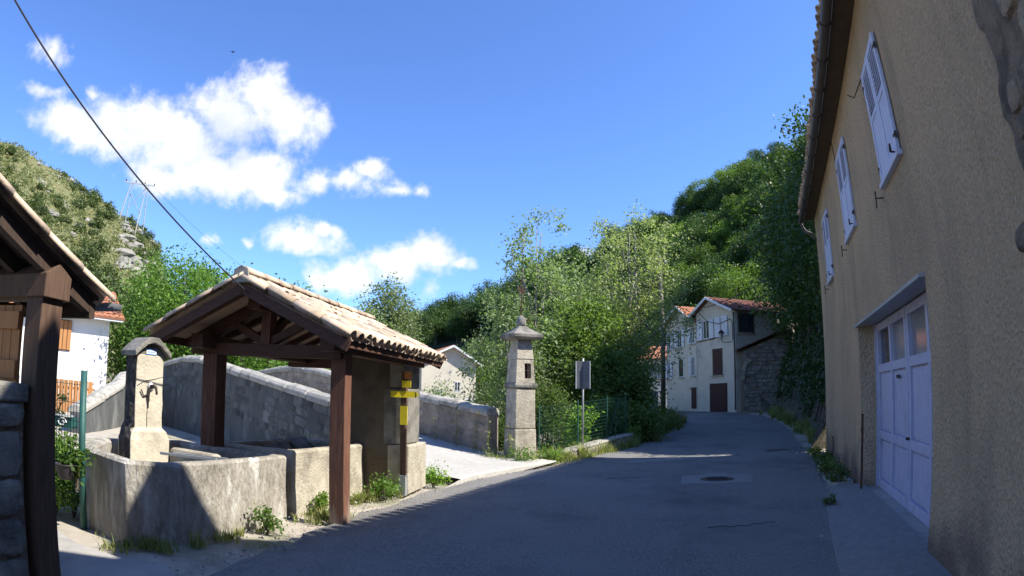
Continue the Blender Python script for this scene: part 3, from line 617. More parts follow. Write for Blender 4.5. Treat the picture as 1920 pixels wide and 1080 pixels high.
# posts, beams
MB().box(.94,1.14,-1.35,-1.15,0,2.12).build('post','wood_foot',lav,bevel=.006)
MB().box(-.98,-.74,-1.45,-1.21,.3,2.06).build('post','wood',lav,bevel=.006)
MB().box(-1.2,1.1,-1.43,-1.25,2.05,2.21).build('tie_beam','wood_x',lav,bevel=.006)
for x in (1.05,-.9): MB().box(x-.1,x+.1,-1.72,2.0,2.12,2.30).build('wall_plate','wood_y',lav,bevel=.006)
MB().box(-.09,.09,-1.75,2.05,2.62,2.80).build('ridge_beam','wood_y',lav,bevel=.006)
MB().box(-.07,.07,-1.42,-1.26,2.2,2.70).build('king_post','wood',lav,bevel=.004)
for s_ in (-1,1):
    MB().bar((s_*1.1,-1.34,2.26),(s_*.06,-1.34,2.26+TL*1.04),.14,.13).build('principal_rafter','wood_x',lav)
    MB().bar((s_*.5,-1.34,2.46),(s_*.05,-1.34,2.24),.1,.1).build('strut','wood_x',lav)
    MB().bar((0,-1.34+s_*.0,2.3),(0,-1.34+.55,2.68),.1,.1).build('brace','wood_y',lav) if s_ > 0 else None
    for i in range(8):
        y = -1.9+i*.565
        MB().bar((s_*1.36,y,rz_(1.36)-.066),(s_*.05,y,rz_(.05)-.066),.075,.085).build('rafter','wood_x',lav)
    for i in range(10):
        y = -2.0+i*.425; x = .04
        while x < 1.36:
            x2 = min(x+.44,1.38); a = MB(); yb = min(y+.42,Y1)
            a.add([(s_*x,y,rz_(x)-.022),(s_*x2,y,rz_(x2)-.022),(s_*x2,yb,rz_(x2)-.022),(s_*x,yb,rz_(x)-.022),(s_*x,y,rz_(x)),(s_*x2,y,rz_(x2)),(s_*x2,yb,rz_(x2)),(s_*x,yb,rz_(x))],[(0,1,2,3),(7,6,5,4),(0,4,5,1),(1,5,6,2),(2,6,7,3),(3,7,4,0)])
            a.build('ceiling_board','board',lav); x = x2+.004
    MB().bar((s_*1.47,-2.03,rz_(1.47)-.075),(s_*.0,-2.03,RZ-.075),.035,.12).build('barge_board','wood_x',lav)
    MB().bar((s_*1.42,2.13,rz_(1.42)-.08),(s_*.0,2.13,RZ-.08),.04,.14).build('barge_board','wood_x',lav)
    MB().box(min(s_*1.38,s_*1.42),max(s_*1.38,s_*1.42),-2.0,2.1,rz_(1.4)-.11,rz_(1.4)+.0).build('fascia','wood_y',lav)
    # canal tiles: channels below, covers above
    ch = MB()
    for j in range(4):
        x = 1.52-j*.385; zz = rz_(x)
        for i in range(20):
            y = -2.03+i*.213+random.uniform(-.008,.008)
            if i < 20:
                if s_ > 0:
                    o = link('tile', TILE_DN, None, lav, (s_*(x-.02),y+.1065,zz+.085+.014*0)); tilted(o, math.pi/2 if s_ > 0 else -math.pi/2, SL)
                else:
                    p = Vector((s_*x,y+.1065,zz+.02)); d = Vector((-s_*math.cos(SL),0,math.sin(SL)))*.44; ch.extr([(-.09,.05),(-.05,.0),(.05,.0),(.09,.05),(.05,.012),(-.05,.012)],p,(0,1,0),(0,0,1),d)
            o = link('tile', TILE_UP, None, lav, (s_*(x+random.uniform(-.022,.022)),y,zz+.05+random.uniform(-.006,.012))); tilted(o, math.pi/2 if s_ > 0 else -math.pi/2, SL+rad(1.0+random.uniform(-1,1.4)), random.uniform(-.08,.08))
    if s_ < 0: ch.build('under_tiles','tile',lav)['kind'] = 'stuff'
for i in range(11):
    o = link('ridge_tile', TILE_UP, None, lav, (0,-2.08+i*.385,RZ+.10)); o.scale = (1.25,1,1.15); o.rotation_euler = (rad(1.5),random.uniform(-.05,.05),random.uniform(-.03,.03))
MB().extr([(-.13,-.05),(.13,-.05),(.1,.1),(0,.16),(-.1,.1)],(0,-2.1,RZ+.04),(1,0,0),(0,0,1),(0,.22,0)).build('ridge_mortar','coping',lav)
# end wall of plastered rubble with dressed jamb
mb = MB(); pf = [(-.2,0),(1.02,0),(1.02,rz_(1.02)-.13),(0,RZ-.13),(-.2,rz_(.2)-.13)]
mb.extr(pf,(0,1.25,0),(1,0,0),(0,0,1),(0,.75,0)).build('end_wall','plaster_dark',lav)
MB().box(-1.2,-.19,1.35,1.55,2.05,2.21).build('tie_beam','wood_x',lav)
jz = [0,.82,1.75,2.24]
for k, (a, b) in enumerate(((1.14,1.2),(1.06,1.22),(1.05,1.24))):
    MB().box(.78 if k != 1 else .70,a,b,2.06 if k else 2.22,jz[k]+.006,jz[k+1]-.006).build('jamb_stone','limestone_dark' if k else 'limestone',lav,bevel=.02)
r = random.Random(8)
# electric cable hooked on the gable
# ------------------------------------------------------------------ troughs
def ring(P, d):   # inset a ccw polygon
    n = len(P); out = []
    for i in range(n):
        p0, p1, p2 = Vector(P[i-1]), Vector(P[i]), Vector(P[(i+1)%n]); e1, e2 = (p1-p0).normalized(), (p2-p1).normalized()
        n1, n2 = Vector((-e1.y,e1.x)), Vector((-e2.y,e2.x)); b = (n1+n2); b = b/max(.3,b.dot(n1)); out.append(tuple(p1+b*d))
    return out
def roundp(P, r, k=4):
    n = len(P); out = []
    for i in range(n):
        p0, p1, p2 = Vector(P[i-1]), Vector(P[i]), Vector(P[(i+1)%n]); a = p1+(p0-p1).normalized()*r; b = p1+(p2-p1).normalized()*r
        for j in range(k+1): t = j/k; out.append(tuple(a*(1-t)**2+p1*2*t*(1-t)+b*t*t))
    return out
def basin(name, P, th, zb, zt, parent, mat, water_z, rr=.12):
    # zt: function (x,y)->rim height
    ar = sum(P[i][0]*P[(i+1)%len(P)][1]-P[(i+1)%len(P)][0]*P[i][1] for i in range(len(P)))
    if ar < 0: P = P[::-1]
    P = roundp(P, rr); rings = []
    # subdivide long edges for a worn uneven rim
    Q = []
    for p, q in zip(P,P[1:]+P[:1]):
        k = max(1,int((Vector(q)-Vector(p)).length/.16)); Q += [(lerp(p[0],q[0],j/k),lerp(p[1],q[1],j/k)) for j in range(k)]
    P = Q; n = len(P); g = lambda p: .012*(fbm(p[0]*3.3,p[1]*3.3)-.5)*2
    lev = [(-.0,zb,1),(.0,.18,0),(.012,.38,0),(.01,.6,0),(.008,-.035,0),(.03,-.006,0),(th*.5,.002,0),(th-.03,-.006,0),(th,-.04,0),(th+.02,-.45,0)]
    mb = MB(); 
    for k, (d, h, _) in enumerate(lev):
        for p, o in zip(ring(P,d),P):
            t = zt(*o)+.6*g(o); z = zb if k == 0 else (h if 0 < k < 4 else t+h)
            wv = .01*(fbm(o[0]*2.1+7*k,o[1]*2.1)-.5)*2 if 0 < k < 5 else 0
            mb.v.append((p[0]+wv,p[1]+wv*.6,z))
    for k in range(len(lev)-1):
        for i in range(n): j = (i+1) % n; mb.f.append((k*n+i,k*n+j,(k+1)*n+j,(k+1)*n+i))
    mb.f.append(tuple((len(lev)-1)*n+i for i in range(n)))
    b = mb.build(name,mat,parent,False)
    MB().add([(*p,water_z) for p in ring(P,th-.005)],[tuple(range(n))]).build('water','water',parent); return b
t1 = thing('fountain_basin','chiselled grey stone fountain basin with worn rounded near corner','basin',(-3.9,6.3,0))
OB = [(-2.80,7.38),(-3.12,6.15),(-3.40,5.42),(-3.75,5.16),(-4.74,5.58),(-5.2,6.5),(-4.55,7.62)]
basin('body',[(x+3.9,y-6.3) for x, y in OB],.17,-.15,lambda x, y: .83-.02*(x+.0),t1,'chisel',.60,.05)
# inner dividing wall of the basin
MB().bar((-4.25+3.9,6.92-6.3,.60),(-3.45+3.9,6.68-6.3,.60),.17,.43).build('divider','limestone',t1,bevel=.05)
for dx in (0,.13): MB().bar((-4.05+dx*.9+3.9,6.30-6.3+dx*.9,.80),(-3.28+dx*.5+3.9,6.32-6.3+dx*1.1,.80),.03,.03).build('iron_rod','galv',t1)
t2 = thing('washing_trough','long pale stone washing trough under the tiled roof','trough',ra(-4.5,8.5),-A_)
basin('body',[(.64,-1.44),(.66,1.38),(-.75,1.38),(-.75,-1.44)],.18,-.15,lambda x, y: .82-.025*y,t2,'limestone',.58,.07)
for i in range(3): MB().extr([(0,0),(.42,.16),(.42,.22),(0,.06)],(-.62,-1.1+i*.85,.74),(1,0,0),(0,0,1),(0,.7,0)).build('washing_slab','limestone_dark',t2,bevel=.015) if 0 else MB().extr([(0,.1),(.36,-.12),(.36,-.06),(0,.16)],(-.66,-1.1+i*.85,.67),(1,0,0),(0,0,1),(0,.72,0)).build('washing_slab','limestone_dark',t2,bevel=.015)
# fountain pillar
pil = thing('fountain_pillar','weathered stone fountain pillar with gabled cap and iron spout','fountain',(-4.53,6.62,0),rad(60))
# local -y faces azimuth 120 (front). rotation: local -y = (sin120, cos120)
pil.rotation_euler[2] = math.atan2(.866,.5); pil.scale = (.86,.86,1.0); pil.location = (-4.58,6.70,0)
def tapered(mb, secs, wob_=.0, seed=3):  # secs: (z, half x, y0, y1)
    g = random.Random(seed); o = len(mb.v); n = 12
    for z, hx, y0, y1 in secs:
        ring_ = [(-hx,y0),(-hx/3,y0),(hx/3,y0),(hx,y0),(hx,lerp(y0,y1,.33)),(hx,lerp(y0,y1,.66)),(hx,y1),(hx/3,y1),(-hx/3,y1),(-hx,y1),(-hx,lerp(y0,y1,.66)),(-hx,lerp(y0,y1,.33))]
        for x, y in ring_: mb.v.append((x+g.uniform(-wob_,wob_),y+g.uniform(-wob_,wob_),z))
    for i in range(len(secs)-1):
        for k in range(n): k2 = (k+1) % n; mb.f.append((o+i*n+k,o+i*n+k2,o+(i+1)*n+k2,o+(i+1)*n+k))
    mb.f.append(tuple(o+(len(secs)-1)*n+k for k in range(n))); mb.f.append(tuple(o+k for k in reversed(range(n)))); return mb
zs = [.3,.6,.9,1.0]+[1.05,1.2,1.35,1.5,1.65,1.8,1.95]
mb = tapered(MB(),[(z,.325 if z < .93 else (.29 if z < 1.02 else .235-.01*(z-1)),-.24 if z < .93 else (-.21 if z < 1.02 else -.17),.24 if z < .93 else .2) for z in zs],.009)
mb.build('shaft','pale_stone',pil,bevel=.012)
mb = MB(); cp = [(-.30,-.07),(-.22,.0),(-.10,.085),(0,.11),(.10,.085),(.22,.0),(.30,-.07),(.31,.0),(.22,.075),(.08,.18),(-.08,.18),(-.22,.075),(-.31,.0)]
mb.extr([(x,z) for x, z in cp],(0,-.27,1.99),(1,0,0),(0,0,1),(0,.56,0)); mb.extr([(-.22,-.06),(.22,-.06),(.22,.03),(.1,.1),(-.1,.1),(-.22,.03)],(0,-.165,1.98),(1,0,0),(0,0,1),(0,.36,0))
mb.build('cap','limestone_dark',pil,bevel=.015)
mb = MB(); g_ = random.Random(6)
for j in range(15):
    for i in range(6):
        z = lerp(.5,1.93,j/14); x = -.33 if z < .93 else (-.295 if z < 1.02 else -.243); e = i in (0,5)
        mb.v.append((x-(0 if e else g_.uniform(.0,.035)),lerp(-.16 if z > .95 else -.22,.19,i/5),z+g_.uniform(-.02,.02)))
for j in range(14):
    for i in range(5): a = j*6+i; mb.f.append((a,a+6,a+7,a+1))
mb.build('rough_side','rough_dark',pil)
pq = MB().box(-.085,.085,-.178,-.166,1.955,2.03).build('plaque','white_paint',pil); MB().box(-.085,.085,-.18,-.177,2.012,2.03).build('border','blue_paint',pq); MB().box(-.085,.085,-.18,-.177,1.955,1.966).build('border','blue_paint',pq)
for i in range(5): MB().box(-.06+i*.025,-.045+i*.025,-.18,-.177,1.98,1.998).build('print','blue_paint',pq)
MB().lathe([(0,0),(.055,0),(.055,.02),(.03,.035)],n=14).build('spout_rose','galv',pil).matrix_local = Matrix.Translation((.02,-.165,1.56))@Matrix.Rotation(rad(90),4,'X')
MB().tube([(.02,-.19,1.555),(.02,-.27,1.57),(.03,-.33,1.555),(.035,-.35,1.50),(.035,-.35,1.47)],[.022,.024,.022,.018,.018],8).build('spout','dark_iron',pil,True)
MB().tube([(-.02,-.20,1.55),(-.03,-.215,1.45),(-.02,-.21,1.38)],.012,6).tube([(-.03,-.205,1.47),(-.1,-.19,1.44),(-.15,-.2,1.52)],.010,6).build('pump_handle','dark_iron',pil)
ck = [(-.02,1.38),(-.03,1.2),(-.025,1.06)]; ck2 = [(-.21,1.56),(-.1,1.62),(.05,1.65),(.22,1.69)]
for c in (ck,ck2): MB().tube([(x,-.172,z) for x, z in c],.006,4).build('crack','crack',pil)

# yellow hiking signpost at the wash house jamb
sp = thing('signpost','brown hiking signpost with yellow plates at the wash house corner','signpost',ra(-3.13,9.36),-A_)
MB().box(-.045,.045,-.045,.045,.0,2.02).build('post','post_wood',sp,bevel=.004)
MB().box(-.055,.055,-.055,.055,.0,.34).build('foot','galv',sp,bevel=.004)
MB().box(-.21,.2,-.062,-.05,1.60,1.70).add([(.2,-.062,1.60),(.25,-.062,1.65),(.2,-.062,1.70),(.2,-.05,1.60),(.25,-.05,1.65),(.2,-.05,1.70)],[(0,1,2),(5,4,3),(0,3,4,1),(1,4,5,2)]).build('arrow_plate','yellow',sp).rotation_euler = (0,0,rad(6))
MB().box(.195,.21,-.0635,-.0625,1.605,1.695).build('arrow_mark','dark_iron',sp).rotation_euler = (0,0,rad(6))
MB().box(-.02,.13,-.075,-.063,1.76,1.87).build('small_plate','yellow',sp)
MB().box(.02,.13,-.06,-.05,1.90,2.02).build('top_plate','orange_sign',sp)
MB().box(-.045,.075,-.062,-.05,1.16,1.46).build('notice_plate','yellow',sp)
MB().tube([(.06,-.05,.34),(.055,-.045,1.1)],.008,5).build('cable','dark_iron',sp)

# ------------------------------------------------------------------ bridge parapets
def parapet(name, label, O, t0, t1, side, stone, cop, seed, extra=None, zb=1.35, face='wallface'):
    p0 = O+E_*t0; th = thing(name,label,'wall',p0)
    pts = [(O+E_*t-p0, ztop(t)) for t in [t0+(t1-t0)*k/40 for k in range(41)]]
    if extra: pts += [(Vector((x,y,0))-p0, z) for x, y, z in extra]
    # face offset: +NB*.2 toward viewer, -NB*.2 away
    mb = MB(); nrm = []
    for i in range(len(pts)):
        d = (pts[min(i+1,len(pts)-1)][0]-pts[max(i-1,0)][0]).normalized(); nv = Vector((-d.y,d.x,0)); nrm.append(nv)   # left of travel
    for (p, z), nv in zip(pts,nrm):
        a, b = p+nv*.2, p-nv*.2; mb.v += [(a.x,a.y,z-zb-1.2),(a.x,a.y,z-.12),(b.x,b.y,z-.12),(b.x,b.y,z-zb-1.2)]
    for i in range(len(pts)-1):
        for k in range(3): mb.f.append((i*4+k,i*4+4+k,i*4+5+k,i*4+1+k))
    mb.f += [(0,1,2,3),tuple((len(pts)-1)*4+k for k in (3,2,1,0))]
    mb.build('wall_body',face,th)
    # coping stones follow the line
    r = random.Random(seed); i = 0; acc_ = 0; cur = [0]
    for i in range(1,len(pts)):
        acc_ += (pts[i][0]-pts[i-1][0]).length; cur.append(i)
        if acc_ > r.uniform(.45,.85) or i == len(pts)-1:
            a, b = cur[0], cur[-1]; pa, pb = pts[a][0], pts[b][0]; za, zb2 = pts[a][1], pts[b][1]; d = (pb-pa); L = d.length; nv = nrm[(a+b)//2]; j = r.uniform(-.015,.015)
            prof = [(-.26,-.13),(.26,-.13),(.27,-.02),(.20,.06),(.0,.10),(-.20,.06),(-.27,-.02)]
            m2 = MB().extr([(x*(1+r.uniform(-.03,.03)),z+r.uniform(-.012,.012)) for x, z in prof],pa+d*.008+Vector((0,0,za+j)),nv,(0,0,1),d*.985+Vector((0,0,zb2-za)))
            m2.build('coping_stone',cop,th,bevel=.025); cur = [i]; acc_ = 0
    # face stones on the viewer's side
    Lt = t1-t0; sgn = 1
    q0 = O+E_*t1+NB*.2-p0    # run from far end towards the shrine so the normal points to the viewer
    u = -E_
    r = random.Random(seed+1); n = 0
    for row in range(5):
        x = r.uniform(0,.2)
        while x < Lt and n < 290:
            w = r.uniform(.22,.6); t = t1-x-w/2; h = r.uniform(.15,.23)
            if t-w/2 > t0 and r.random() > .22:
                z = ztop(t)-.22-row*.225-r.uniform(0,.03); c = q0+u*(x+w/2)
                o = link('stone', stone_mesh(stone,r.randrange(8)), None, th, (c.x,c.y,z)); slope = (ztop(t+.1)-ztop(t-.1))/.2
                o.rotation_euler = (0,math.atan(slope)+r.uniform(-.04,.04),math.atan2(u.y,u.x)); o.scale = (w*.95,.014*r.uniform(.6,1.6),h); n += 1
            x += w+.01
    return th
parapet('bridge_parapet','stone bridge parapet with humped coping behind the wash house',SN,.6,12.6,1,'wallstone','coping',11,
        extra=[(-13.0,18.9,2.06),(-13.2,18.0,1.75),(-12.5,16.6,1.4),(-12.0,15.0,1.06),(-11.7,13.6,.7)])
parapet('bridge_parapet','low humped bridge parapet running up to the wayside shrine',SF,.35,13.5,1,'bridge_brown','coping',23,face='bridge_brown')

# ------------------------------------------------------------------ wayside shrine
shr = thing('wayside_shrine','tall tapering stone oratory with barred niche and iron cross','shrine',(.24,15.02,0),0)
shr.rotation_euler[2] = math.radians(180-153)   # local -y faces the road
tapered(MB(),[(-.2,.30,-.30,.30),(.2,.30,-.30,.30),(.75,.292,-.292,.292),(.86,.29,-.29,.29)],.006,1).build('base_block','limestone',shr,bevel=.025)
tapered(MB(),[(.87,.278,-.278,.278),(1.4,.272,-.272,.272),(1.86,.27,-.27,.27)],.005,2).build('plinth_block','limestone',shr,bevel=.025)
tapered(MB(),[(1.865,.30,-.30,.30),(1.93,.31,-.31,.31),(1.985,.29,-.29,.29)],.004,3).build('moulding','limestone_dark',shr,bevel=.015)
# niche block built round its opening
nb_ = MB(); z0, z1 = 1.99, 2.56; a0, a1 = .262, .225
def ringz(z, h): return [(-h,-h,z),(h,-h,z),(h,h,z),(-h,h,z)]
nb_.add(ringz(z0,a0)+ringz(z1,a1),[(1,2,6,5),(2,3,7,6),(3,0,4,7),(4,5,6,7)])
fx0, fx1, fz0, fz1 = -.02, .16, 2.1, 2.47
def fy(z): return -lerp(a0,a1,(z-z0)/(z1-z0))
P8 = [(-a0,-a0,z0),(a0,-a0,z0),(a1,-a1,z1),(-a1,-a1,z1),(fx0,fy(fz0),fz0),(fx1,fy(fz0),fz0),(fx1,fy(fz1),fz1),(fx0,fy(fz1),fz1)]
I8 = [(x,-.05,z) for x, _, z in P8[4:]]
nb_.add(P8+I8,[(0,1,5,4),(1,2,6,5),(2,3,7,6),(3,0,4,7),(4,5,9,8),(5,6,10,9),(6,7,11,10),(7,4,8,11),(8,9,10,11)])
nbo = nb_.build('niche_block','limestone',shr)
MB().tube([(.07,fy(2.1)+.02,2.1),(.07,fy(2.47)+.02,2.47)],.008,5).tube([(fx0,fy(2.3)+.02,2.29),(fx1,fy(2.3)+.02,2.29)],.008,5).build('grille','dark_iron',nbo)
MB().box(fx0+.005,fx1-.005,-.056,-.052,2.11,2.46).build('niche_back','maroon',nbo)
tapered(MB(),[(2.565,.245,-.245,.245),(2.8,.215,-.215,.215),(3.06,.185,-.185,.185)],.006,5).build('upper_block','limestone',shr,bevel=.02)
mb = tapered(MB(),[(3.05,.30,-.30,.30),(3.10,.40,-.40,.40),(3.18,.41,-.41,.41),(3.24,.30,-.30,.30),(3.34,.16,-.16,.16),(3.40,.10,-.10,.10)],.008,6); mb.build('roof_slab','limestone_dark',shr,bevel=.012)
MB().lathe([(.0,3.38),(.11,3.39),(.125,3.45),(.12,3.55),(.085,3.63),(.04,3.67),(0,3.68)],n=14).build('finial','limestone_dark',shr,True)
cr = MB().tube([(0,0,3.62),(0,0,4.6)],.014,6).build('cross','rust',shr); MB().tube([(-.13,0,4.3),(.13,0,4.3)],.014,6).build('cross_arm','rust',cr)
MB().bar((-.1,0,4.2),(.0,0,4.3),.01,.02).bar((.1,0,4.2),(0,0,4.3),.01,.02).bar((-.1,0,4.4),(.0,0,4.3),.01,.02).bar((.1,0,4.4),(0,0,4.3),.01,.02).build('cross_ray','rust',cr)
MB().tube([(.1,0,3.55),(.25,0,3.6),(.27,0,3.5)],.01,5).build('lamp_hook','rust',shr)
# low stone wall from the shrine along the road, with a wire fence
WP = [(.62,15.1,.14),(1.5,16.1,.22),(2.4,17.4,.31),(3.2,18.5,.38),(3.95,19.55,.44)]
lw = thing('roadside_wall','low stone wall along the road beside the wayside shrine','wall',(WP[0][0],WP[0][1],0))
o0 = Vector((WP[0][0],WP[0][1],0))
mb = MB()
for x, y, z in WP:
    nv = Vector((-.8,.6,0))*.16; p = Vector((x,y,0))-o0; mb.v += [tuple(p+nv+Vector((0,0,-2.2))),tuple(p+nv+Vector((0,0,z))),tuple(p-nv+Vector((0,0,z))),tuple(p-nv+Vector((0,0,-.3)))]
for i in range(len(WP)-1):
    for k in range(3): mb.f.append((i*4+k,i*4+1+k,i*4+5+k,i*4+4+k))
mb.f.append((16,17,18,19)); mb.build('wall_body','limestone',lw)
for a, b in zip(WP,WP[1:]):
    for k in range(2):
        pa = Vector((lerp(a[0],b[0],k/2),lerp(a[1],b[1],k/2),lerp(a[2],b[2],k/2)))-o0; pb = Vector((lerp(a[0],b[0],(k+1)/2),lerp(a[1],b[1],(k+1)/2),lerp(a[2],b[2],(k+1)/2)))-o0; d = pb-pa
        MB().bar(pa+d*.02,pb-d*.02,.37,.09).build('coping_stone','coping',lw,bevel=.03)
        c = (pa+pb)/2+Vector((.8,-.6,0))*.16; o = link('stone',stone_mesh('limestone_dark',k),None,lw,(c.x,c.y,c.z-.16)); o.rotation_euler = (0,0,math.atan2(d.y,d.x)); o.scale = (d.length*.9,.02,.18)
def wirefence(name, label, pts, h, spacing=.1, group=None, mat='wire_green', post=.022, drop=.02):
    f = thing(name,label,'fence',pts[0],0,group); p0 = Vector(pts[0]); q = [Vector(p)-p0 for p in pts]
    for p in q: MB().tube([p+Vector((0,0,-.3)),p+Vector((0,0,h+.05))],post,6).build('post',mat,f)
    w = MB()
    for a, b in zip(q,q[1:]):
        L = (b-a).length; n = int(L/spacing)
        for k in range(1,n): c = a.lerp(b,k/n); w.bar(c+Vector((0,0,.03)),c+Vector((0,0,h)),.005,.005,upv=(.3,.9,.1))
        for k in range(int(h/(spacing*1.0))+1): z = Vector((0,0,.03+k*spacing*1.0)); w.bar(a+z,b+z,.005,.005)
    w.build('wire_mesh',mat,f); return f
wirefence('wire_fence','green wire mesh fence on posts above the low roadside wall',[(.72,15.3,.16),(1.85,16.7,.27),(2.9,18.2,.36),(3.7,19.35,.44)],1.25,.1)
t = thing('fence_stay','slanting thin green stay leaning against the wire fence','stay',(3.25,18.75,.4)); MB().tube([(-.3,-.4,0),(.15,.2,1.2)],.014,6).build('rod','wire_green',t); MB().tube([(-.1,-.55,0),(-.05,-.5,.6)],.012,6).build('rod','wire_green',t)
sg = thing('road_sign','grey back of a folded road sign on a thin galvanised post','road sign',(1.99,16.75,.2),rad(-7))
MB().tube([(0,0,-.1),(0,0,2.52)],.026,8).build('post','galv',sg,True)
for s_ in (-1,1):
    pn = MB().box(min(0,s_*.215),max(0,s_*.215),-.05,-.03,1.68,2.44).build('panel','sign_grey',sg,bevel=.004); pn.rotation_euler = (0,0,rad(-14)*s_)
    MB().box(min(s_*.01,s_*.2),max(s_*.01,s_*.2),-.03,.02,1.85,1.88).build('bracket','galv',pn); MB().box(min(s_*.2,s_*.215),max(s_*.2,s_*.215),-.056,-.026,1.68,2.44).build('rim','white_paint',pn)

# ------------------------------------------------------------------ timber shelter at the left
shl = thing('timber_shelter','dark timber shelter with overhanging tiled roof and thick corner post','shelter',ra(-3.9,2.96),-A_)
# local x = r+3.9, y = a-2.96 ; roof falls towards +y
T2_ = math.tan(rad(24)); ZE = 2.25
def zs_(y): return ZE+(.46-y)*T2_
MB().box(-.105,.105,-.105,.105,0,2.2).build('post','post_wood',shl,bevel=.008)
MB().extr([(-.13,0),(.13,0),(.13,.17),(0,.26),(-.13,.17)],(-3.0,0,2.16),(0,1,0),(0,0,1),(3.15,0,0)).build('purlin','post_wood',shl,bevel=.006)
MB().box(-3.0,.02,-2.35,-2.15,3.05,3.27).build('purlin','shelter_wood',shl)
for i in range(7):
    x = .05-i*.42; MB().bar((x,.42,zs_(.42)-.09),(x,-2.2,zs_(-2.2)-.09),.09,.12).build('rafter','shelter_wood',shl)
for i in range(16):
    ya = .46-i*.17; a = MB(); xb = .135
    a.add([(-3,ya,zs_(ya)-.028),(xb,ya,zs_(ya)-.028),(xb,ya-.166,zs_(ya-.166)-.028),(-3,ya-.166,zs_(ya-.166)-.028),(-3,ya,zs_(ya)),(xb,ya,zs_(ya)),(xb,ya-.166,zs_(ya-.166)),(-3,ya-.166,zs_(ya-.166))],[(3,2,1,0),(4,5,6,7),(0,1,5,4),(1,2,6,5),(2,3,7,6),(3,0,4,7)])
    a.build('roof_board','shelter_wood',shl)
for j in range(7):
    y = .56-j*.39; o = link('tile', TILE_UP, None, shl, (.13,y,zs_(y)+.02)); tilted(o, math.pi, rad(25))
    for i in range(1,6): o = link('tile', TILE_UP, None, shl, (.13-i*.21,y+random.uniform(-.01,.01),zs_(y)+.02)); tilted(o, math.pi, rad(25)); o = link('tile', TILE_DN, None, shl, (.235-i*.21,y-.02,zs_(y)+.055)); tilted(o, math.pi, rad(24))
mb = MB()
for x in (-3,.22):
    for rr in (.06,.054):
        for k in range(9): t = math.pi*k/8; mb.v.append((x,.60+rr*math.cos(t),ZE-.03-rr*math.sin(t)))
for k in range(8): mb.f += [(k,k+1,18+k+1,18+k),(9+k+1,9+k,27+k,27+k+1)]
mb.f.append(tuple(range(18,27))); mb.build('gutter','galv',shl,True)
MB().box(-3,.1,.40,.46,ZE-.17,ZE-.05).build('fascia','shelter_wood',shl)
for i in range(9): MB().box(-.34-i*.13-.124,-.34-i*.13,.02,.05,1.52,2.12).build('plank','orange_wood',shl,bevel=.004)
for z in (1.55,1.93): MB().box(-1.5,-.33,-.015,.018,z,z+.14).build('rail','orange_wood',shl,bevel=.004)
dw = thing('dry_stone_wall','chest high dark stone wall beside the shelter post','wall',ra(-3.87,2.6),-A_)
MB().box(-3,0,-.14,.2,-.1,1.40).build('wall_body','mortar',dw)
MB().box(-3,.02,-.19,.24,1.40,1.53).build('coping_slab','limestone_dark',dw,bevel=.02)
stones_on(dw,'limestone_dark',(-1.6,-.14),(1,0,0),1.6,.0,1.39,(.46,.27),.03,0,31)
stones_on(dw,'limestone_dark',(0.0,-.14),(0,1,0),.34,.0,1.39,(.3,.28),.03,0,33)

# fence, planter and pot by the fountain
gf = thing('garden_fence','dark green round fence post carrying welded wire mesh beside the basin','fence',(-4.56,5.42,0))
MB().tube([(0,0,-.2),(0,0,1.68)],.04,10).build('post','green_paint',gf,True)
w = MB(); fd = Vector((-.97,.24,0))
for k in range(26): c = fd*(.06+k*.06); w.bar(c+Vector((0,0,.12)),c+Vector((0,0,1.55)),.005,.005,upv=(.3,.9,.1))
for k in range(8): z = Vector((0,0,.12+k*.2)); w.bar(z,fd*1.6+z,.006,.006)
w.build('wire_mesh','wire_green',gf); MB().tube([(-.045,-.02,.4),(-.055,-.02,.4)],.05,8).build('clamp','galv',gf)
pt = thing('hanging_pot','black plastic half round pot hooked on the green fence','flower pot',(-4.60,5.20,.52))
MB().lathe([(.0,0),(.085,0),(.10,.02),(.13,.12),(.14,.15),(.15,.15),(.15,.165),(.13,.165),(.12,.13),(.0,.13)],n=16).build('pot','black_plastic',pt,True); MB().lathe([(0,.135),(.122,.135)],n=14).build('soil','soil',pt)
bush('trailing_plant','leafy plant trailing from the black fence pot',(-4.50,5.26,.45),(.2,.16,.34),500,.06,'leaf_walnut',41,'plant')
pb = thing('window_box','green metal flower holder with white scrolls behind the fence','planter',(-5.45,5.95,.98),rad(8))
MB().box(-.5,.28,-.08,.08,.0,.02).box(-.5,.28,-.085,-.075,.0,.13).box(.27,.28,-.08,.08,.0,.13).build('tray','green_paint',pb)
for c in (-.3,-.08,.14):
    pts = [(c+.075*(1-k/14)*math.cos(k*.75)+.02*(k/14),-.095,.065+.06*(1-k/14)*math.sin(k*.75)) for k in range(13)]; MB().tube(pts,.010,5).build('scroll','white_paint',pb)
MB().bar((-.52,-.095,.14),(.32,-.095,.15),.014,.018).build('rail','white_paint',pb)
bush('trailing_plant','dry flowering stems growing in the scrolled green flower holder',(-5.5,5.95,1.0),(.3,.12,.36),200,.045,'leaf_scrub',43,'plant')
MB_h = [(-5.3,5.75,.9,1.0),(-5.95,6.0,.8,1.05),(-5.0,5.75,.42,.7)]
for i, (x, y, rr, h) in enumerate(MB_h): bush('hedge_shrub',['dense bright green shrub behind the wire mesh beside the post','bright green shrub further along the wire mesh fence','small fresh green shrub at the foot of the green fence post'][i],(x,y,0),(rr*.6,.4,h*.62),[5000,4500,1500][i],.055,'leaf_bright',50+i)

